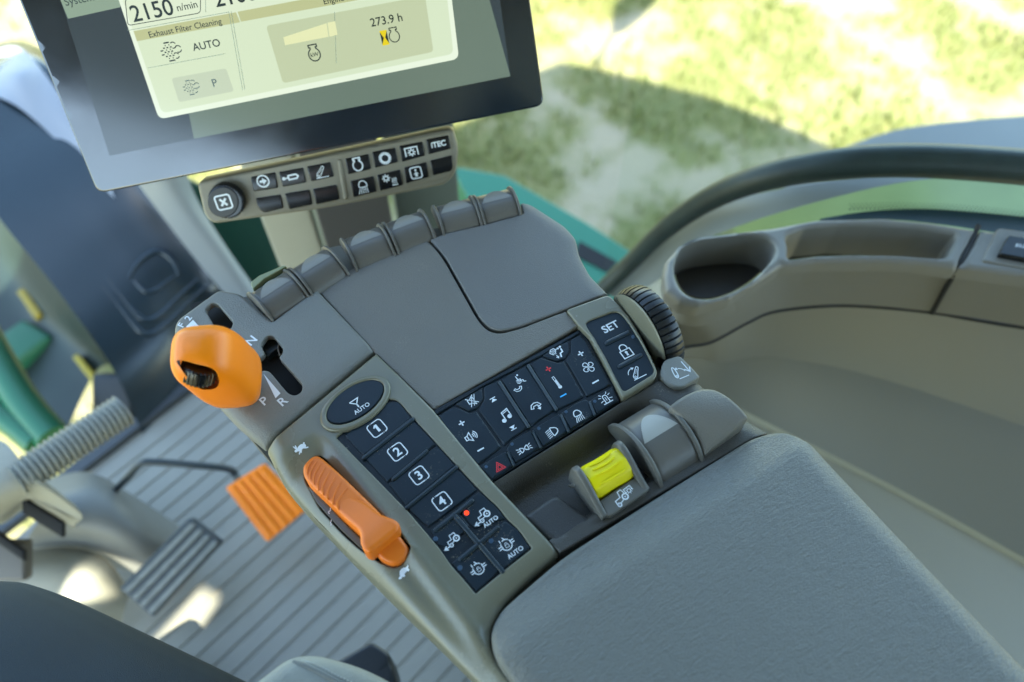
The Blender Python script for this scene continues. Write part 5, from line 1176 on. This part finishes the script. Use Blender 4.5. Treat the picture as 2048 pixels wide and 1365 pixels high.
t.links.new(lw.outputs[0], mx.inputs[0]); t.links.new(tb_.outputs[0], mx.inputs[1]); t.links.new(gs.outputs[0], mx.inputs[2]); t.links.new(mx.outputs[0], ou.inputs[0])
gb = [PZ(*q) for q in rl]; gt = [Vector((p.x+0.02, p.y, 1.62)) for p in gb]
loft('window_pane', [gb, gt], gl, None, n=30, m=1, label='clear side window pane rising from the black seal', cat='window')
# trim between the seal and the ledge
loft('seal_trim', [[PZ(*q) for q in ((1215, 590, 0.29), (1275, 535, 0.34), (1345, 470, 0.42), (1440, 410, 0.50), (1600, 372, 0.57), (1800, 352, 0.60), (1960, 350, 0.61))], [PZ(*q) for q in ((1240, 600, 0.30), (1318, 560, 0.36), (1372, 500, 0.44), (1470, 455, 0.52), (1620, 408, 0.57), (1800, 366, 0.60), (1960, 352, 0.61))]], mat('trim_grey', (0.20, 0.215, 0.195), 0.5), None, n=30, m=1, label='grey trim strip inside the curved window seal', cat='trim')
fd = thing('rear_fender', 'rounded rear fender outside the window, blue-grey top and green side', 'fender', PZ(1900, 300, -0.1))
loft('fender_top', [[PZ(*q) for q in ((1560, 345, -0.30), (1650, 312, -0.22), (1750, 272, -0.15), (1850, 250, -0.12), (2070, 230, -0.10), (2260, 228, -0.1), (2800, 280, -0.1))], [PZ(*q) for q in ((1570, 380, -0.30), (1680, 360, -0.20), (1800, 350, -0.12), (1900, 345, -0.10), (2080, 345, -0.08), (2260, 350, -0.08), (2800, 480, -0.08))]], mat('fender_grey', (0.125, 0.132, 0.130), 0.35, vary=0.1, vscale=8), fd, n=30, m=1)
loft('fender_side', [[PZ(*q) for q in ((1450, 430, 0.10), (1600, 385, 0.14), (1750, 362, 0.16), (1900, 350, 0.17), (2080, 348, 0.17), (2260, 352, 0.17), (2800, 480, 0.17))], [PZ(*q) for q in ((1480, 480, 0.05), (1600, 460, 0.08), (1750, 455, 0.10), (1900, 460, 0.12), (2080, 480, 0.12), (2260, 490, 0.12), (2800, 640, 0.12))]], mat('fender_green', (0.17, 0.24, 0.10), 0.35, vary=0.2, vscale=10), fd, n=30, m=1)
# dotted frit band on the glass edge
fr = bpy.data.materials.new('frit_band'); fr.use_nodes = True; t = fr.node_tree; b = t.nodes['Principled BSDF']; b.inputs['Base Color'].default_value = (0.012, 0.03, 0.03, 1); b.inputs['Roughness'].default_value = 0.25
loft('frit_band', [[PZ(*q) for q in ((1640, 438, 0.59), (1720, 425, 0.60), (1800, 419, 0.605), (1900, 421, 0.61), (2080, 437, 0.615))], [PZ(*q) for q in ((1640, 446, 0.59), (1720, 440, 0.60), (1800, 441, 0.605), (1900, 452, 0.61), (2080, 480, 0.615))]], fr, None, n=30, m=1, label='dark dotted edge band of the glass behind the ledge', cat='edge band', smooth=0)
DOT = mat('frit_dot', (0.10, 0.30, 0.22), 0.4)
V = []; Fa = []
for r_ in range(3):
    for i in range(46):
        x = 1700+i*8.2+(r_ % 2)*4; y = 417+((x-1790)/100)**2*2.6-r_*5.0; c = PZ(x, y, 0.607)
        b0_ = len(V); rr = 0.0011*(1-0.18*r_)
        for k in range(6): V.append(c+RGT*rr*math.cos(k*math.pi/3)+UPV*rr*math.sin(k*math.pi/3))
        Fa.append([b0_+k for k in range(6)])
fb = [o for o in COL.objects if o.name == 'frit_band'][0]
def child_stuff(name, V, Fa, m_, par):
    me = bpy.data.meshes.new(name); me.from_pydata([tuple(Vector(v)-par.location) for v in V], [], Fa); me.materials.append(m_); o = bpy.data.objects.new(name, me); COL.objects.link(o); o.parent = par; o['kind'] = 'stuff'; return o
child_stuff('frit_dots', V, Fa, mat('frit_ink', (0.01, 0.025, 0.025), 0.3), fb)
# green sill outside, below the console's right front corner
gs0 = thing('green_sill', 'green painted outer sill beam beyond the storage lid', 'sill', PZ(1180, 520, -0.25))
GS = Plane(PZ(1180, 520, -0.25), (0, 0, 1))
plate('sill_plate', rp([(900, 330), (1010, 350), (1180, 448), (1290, 520), (1250, 640), (1000, 520)], 4), GS, 0.0, mat('sill_green', (0.02, 0.15, 0.082), 0.4), gs0, r=mm(6), thick=mm(80), grid=mm(40))
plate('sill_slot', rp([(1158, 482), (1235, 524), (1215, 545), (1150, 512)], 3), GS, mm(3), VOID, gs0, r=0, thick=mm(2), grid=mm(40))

# ------------------------------------------------------------------ field ground
ZG = -1.35
g = PZ(1300, 150, ZG)
def soil(x, y):
    p = Vector((x*1.5, y*1.5, 3.1)); a = noise.fractal(p, 1.0, 2.1, 5); b_ = noise.fractal(Vector((x*5.1, y*5.1, 9.0)), 0.8, 2.0, 5)
    return max(0, min(1, 0.40+0.55*a+0.34*b_))
nx = 170; S = 8.5; x0, y0 = g.x-3.6, g.y-2.6; V = []; Fa = []; att = []
for j in range(nx+1):
    for i in range(nx+1):
        x, y = x0+S*i/nx, y0+S*j/nx; s = soil(x, y); att.append(s); V.append((x, y, ZG+0.02*(noise.fractal(Vector((x*2, y*2, 0)), 1.0, 2, 4))))
for j in range(nx):
    for i in range(nx): k = j*(nx+1)+i; Fa.append([k, k+1, k+nx+2, k+nx+1])
def ground_mat(name, attr):
    m = bpy.data.materials.new(name); m.use_nodes = True; t = m.node_tree; N, L = t.nodes, t.links; b = N['Principled BSDF']; b.inputs['Roughness'].default_value = 0.95
    tc = N.new('ShaderNodeTexCoord'); n1 = N.new('ShaderNodeTexNoise'); n1.inputs['Scale'].default_value = 14; n1.inputs['Detail'].default_value = 8
    n2 = N.new('ShaderNodeTexNoise'); n2.inputs['Scale'].default_value = 60; n2.inputs['Detail'].default_value = 4
    L.new(tc.outputs['Object'], n1.inputs[0]); L.new(tc.outputs['Object'], n2.inputs[0])
    gr = N.new('ShaderNodeMix'); gr.data_type = 'RGBA'; gr.inputs[6].default_value = (0.095, 0.115, 0.030, 1); gr.inputs[7].default_value = (0.24, 0.215, 0.085, 1); L.new(n1.outputs[0], gr.inputs[0])
    so_ = N.new('ShaderNodeMix'); so_.data_type = 'RGBA'; so_.inputs[6].default_value = (0.24, 0.20, 0.125, 1); so_.inputs[7].default_value = (0.33, 0.285, 0.18, 1); L.new(n2.outputs[0], so_.inputs[0])
    mx = N.new('ShaderNodeMix'); mx.data_type = 'RGBA'; L.new(gr.outputs[2], mx.inputs[6]); L.new(so_.outputs[2], mx.inputs[7])
    ra = N.new('ShaderNodeMapRange'); ra.inputs[1].default_value = 0.34; ra.inputs[2].default_value = 0.72
    if attr:
        at = N.new('ShaderNodeAttribute'); at.attribute_name = 'soil'; ad = N.new('ShaderNodeMath'); ad.operation = 'MULTIPLY_ADD'; ad.inputs[1].default_value = 0.35
        sb = N.new('ShaderNodeMath'); sb.operation = 'SUBTRACT'; sb.inputs[1].default_value = 0.5; L.new(n1.outputs[0], sb.inputs[0]); L.new(sb.outputs[0], ad.inputs[0]); L.new(at.outputs['Fac'], ad.inputs[2]); L.new(ad.outputs[0], ra.inputs[0])
    else: 
        n3 = N.new('ShaderNodeTexNoise'); n3.inputs['Scale'].default_value = 1.2; L.new(tc.outputs['Object'], n3.inputs[0]); L.new(n3.outputs[0], ra.inputs[0])
    L.new(ra.outputs[0], mx.inputs[0]); L.new(mx.outputs[2], b.inputs['Base Color'])
    bu = N.new('ShaderNodeBump'); bu.inputs['Strength'].default_value = 0.6; bu.inputs['Distance'].default_value = 0.02; L.new(n2.outputs[0], bu.inputs['Height']); L.new(bu.outputs[0], b.inputs['Normal']); return m
me = bpy.data.meshes.new('ground'); me.from_pydata(V, [], Fa); a_ = me.attributes.new('soil', 'FLOAT', 'POINT'); a_.data.foreach_set('value', att); me.materials.append(ground_mat('field_soil', True)); me.polygons.foreach_set('use_smooth', [True]*len(me.polygons))
go = bpy.data.objects.new('ground', me); COL.objects.link(go); go['kind'] = 'structure'
obj('field', [(-200, -200, ZG-0.05), (200, -200, ZG-0.05), (200, 200, ZG-0.05), (-200, 200, ZG-0.05)], [[0, 1, 2, 3]], ground_mat('field_far', False), None, smooth=0, kind='structure')
# grass
def grass_mat():
    m = bpy.data.materials.new('grass_blades'); m.use_nodes = True; t = m.node_tree; N, L = t.nodes, t.links; b = N['Principled BSDF']; b.inputs['Roughness'].default_value = 0.6
    oi = N.new('ShaderNodeTexCoord'); n1 = N.new('ShaderNodeTexNoise'); n1.inputs['Scale'].default_value = 25; L.new(oi.outputs['Object'], n1.inputs[0])
    gr = N.new('ShaderNodeMix'); gr.data_type = 'RGBA'; gr.inputs[6].default_value = (0.060, 0.105, 0.018, 1); gr.inputs[7].default_value = (0.21, 0.20, 0.07, 1); L.new(n1.outputs[0], gr.inputs[0]); L.new(gr.outputs[2], b.inputs['Base Color']); return m
V = []; Fa = []; rnd = random.Random(3)
tries = 0
while len(Fa) < 70000 and tries < 400000:
    tries += 1
    x, y = x0+S*rnd.random(), y0+S*rnd.random(); s = soil(x, y)
    if rnd.random() < (s-0.30)*3.2: continue
    h = 0.03+0.05*rnd.random(); a = rnd.random()*6.283; w = 0.004+0.004*rnd.random(); l = 0.035*rnd.random()
    dx, dy = math.cos(a), math.sin(a); b0_ = len(V)
    V += [(x-dy*w, y+dx*w, ZG-0.01), (x+dy*w, y-dx*w, ZG-0.01), (x+dx*l, y+dy*l, ZG+h)]; Fa.append([b0_, b0_+1, b0_+2])
me = bpy.data.meshes.new('grass'); me.from_pydata(V, [], Fa); me.materials.append(grass_mat()); go = bpy.data.objects.new('grass', me); COL.objects.link(go)
go['kind'] = 'stuff'; go['label'] = 'patchy short grass on the bare field'; go['category'] = 'grass'

# ------------------------------------------------------------------ cab roof with holes added for the sun patches, and the mirror that throws the small shadow
ZR = 1.78
def to_roof(px, py, zfrom, z=ZR):
    p = PZ(px, py, zfrom); return p+SUN_DIR*((z-zfrom)/SUN_DIR.z)
edge = [to_roof(x, y, ZG) for x, y in ((1000, 215), (1060, 150), (1120, 128), (1200, 140), (1400, 190), (1560, 245), (1720, 320), (1800, 400))]
edge = [(p.x, p.y) for p in edge]
last = edge[-1]
roof_uv = [(-1.9, edge[0][1]-0.15), (-0.9, edge[0][1]+0.1)]+edge+[(last[0]+0.15, last[1]-1.6), (-1.9, last[1]-1.6)]  # left side stretched past a cab's width to block the sun
RP_ = Plane((0, 0, ZR), (0, 0, 1))
sun_hole = [to_roof(x, y, 0.0) for x, y in ((300, 1290), (405, 1172), (444, 1192), (345, 1335))]  # added roof opening, shaped to throw the sun patch on the floor
sun_hole2 = [to_roof(x, y, 0.10) for x, y in ((120, 1200), (178, 1115), (245, 1150), (225, 1225))]  # second added opening, throws the sun patch by the steering column
roof = plate('cab_roof', roof_uv, RP_, 0.0, mat('roof_lining', (0.11, 0.11, 0.10), 0.7), None, r=0, thick=mm(60), holes=[[(p.x, p.y) for p in sun_hole], [(p.x, p.y) for p in sun_hole2]], hole_r=0, hole_deep=mm(4), grid=0.15, px=False, label='cab roof overhead, out of view, shading the console, widened and pierced to shape the light', cat='roof')
mp_ = to_roof(1262, 28, ZG, 1.5)
mr = thing('side_mirror', 'exterior mirror on its arm, seen only by its shadow on the grass', 'mirror', mp_)
ms = [to_roof(x, y, ZG, 1.5) for x, y in ((1222, 60), (1228, 20), (1262, -25), (1310, -20), (1312, 5), (1280, 40), (1240, 68))]
V = [p for p in ms]+[p+Vector((0, 0, 0.05)) for p in ms]; n = len(ms)
obj('mirror_head', V, [list(range(n)), [n+i for i in range(n)][::-1]]+[[i, (i+1) % n, n+(i+1) % n, n+i] for i in range(n)], BLACK, mr, smooth=0)
tube('mirror_arm', [to_roof(1235, 55, ZG, 1.52), to_roof(1205, 100, ZG, 1.55), to_roof(1185, 145, ZG, 1.62), to_roof(1150, 170, ZG, 1.72)], 0.012, BLACK, mr)

pil = [(-0.98, -0.72), (-0.66, -0.72)]
boxw('cab_pillar', (-0.82, -0.75, 0.89), (0.17, 0, 0), (0, 0.05, 0), (0, 0, 0.88), mat('pillar_dark', (0.03, 0.03, 0.03), 0.5), None, 0.02, label='dark rear cab pillar behind the seat, out of view, added to darken reflections', cat='pillar')  # unseen pillar added to darken what the monitor glass reflects
boxw('cab_rear_panel', (-0.2, -0.98, 0.50), (0.95, 0, 0), (0, 0.03, 0), (0, 0, 0.50), mat('rear_panel', (0.10, 0.095, 0.08), 0.6), None, 0.01, label='plain lower rear cab panel behind the seat, out of view, added to cut light', cat='panel')  # unseen panel added to cut light from the rear
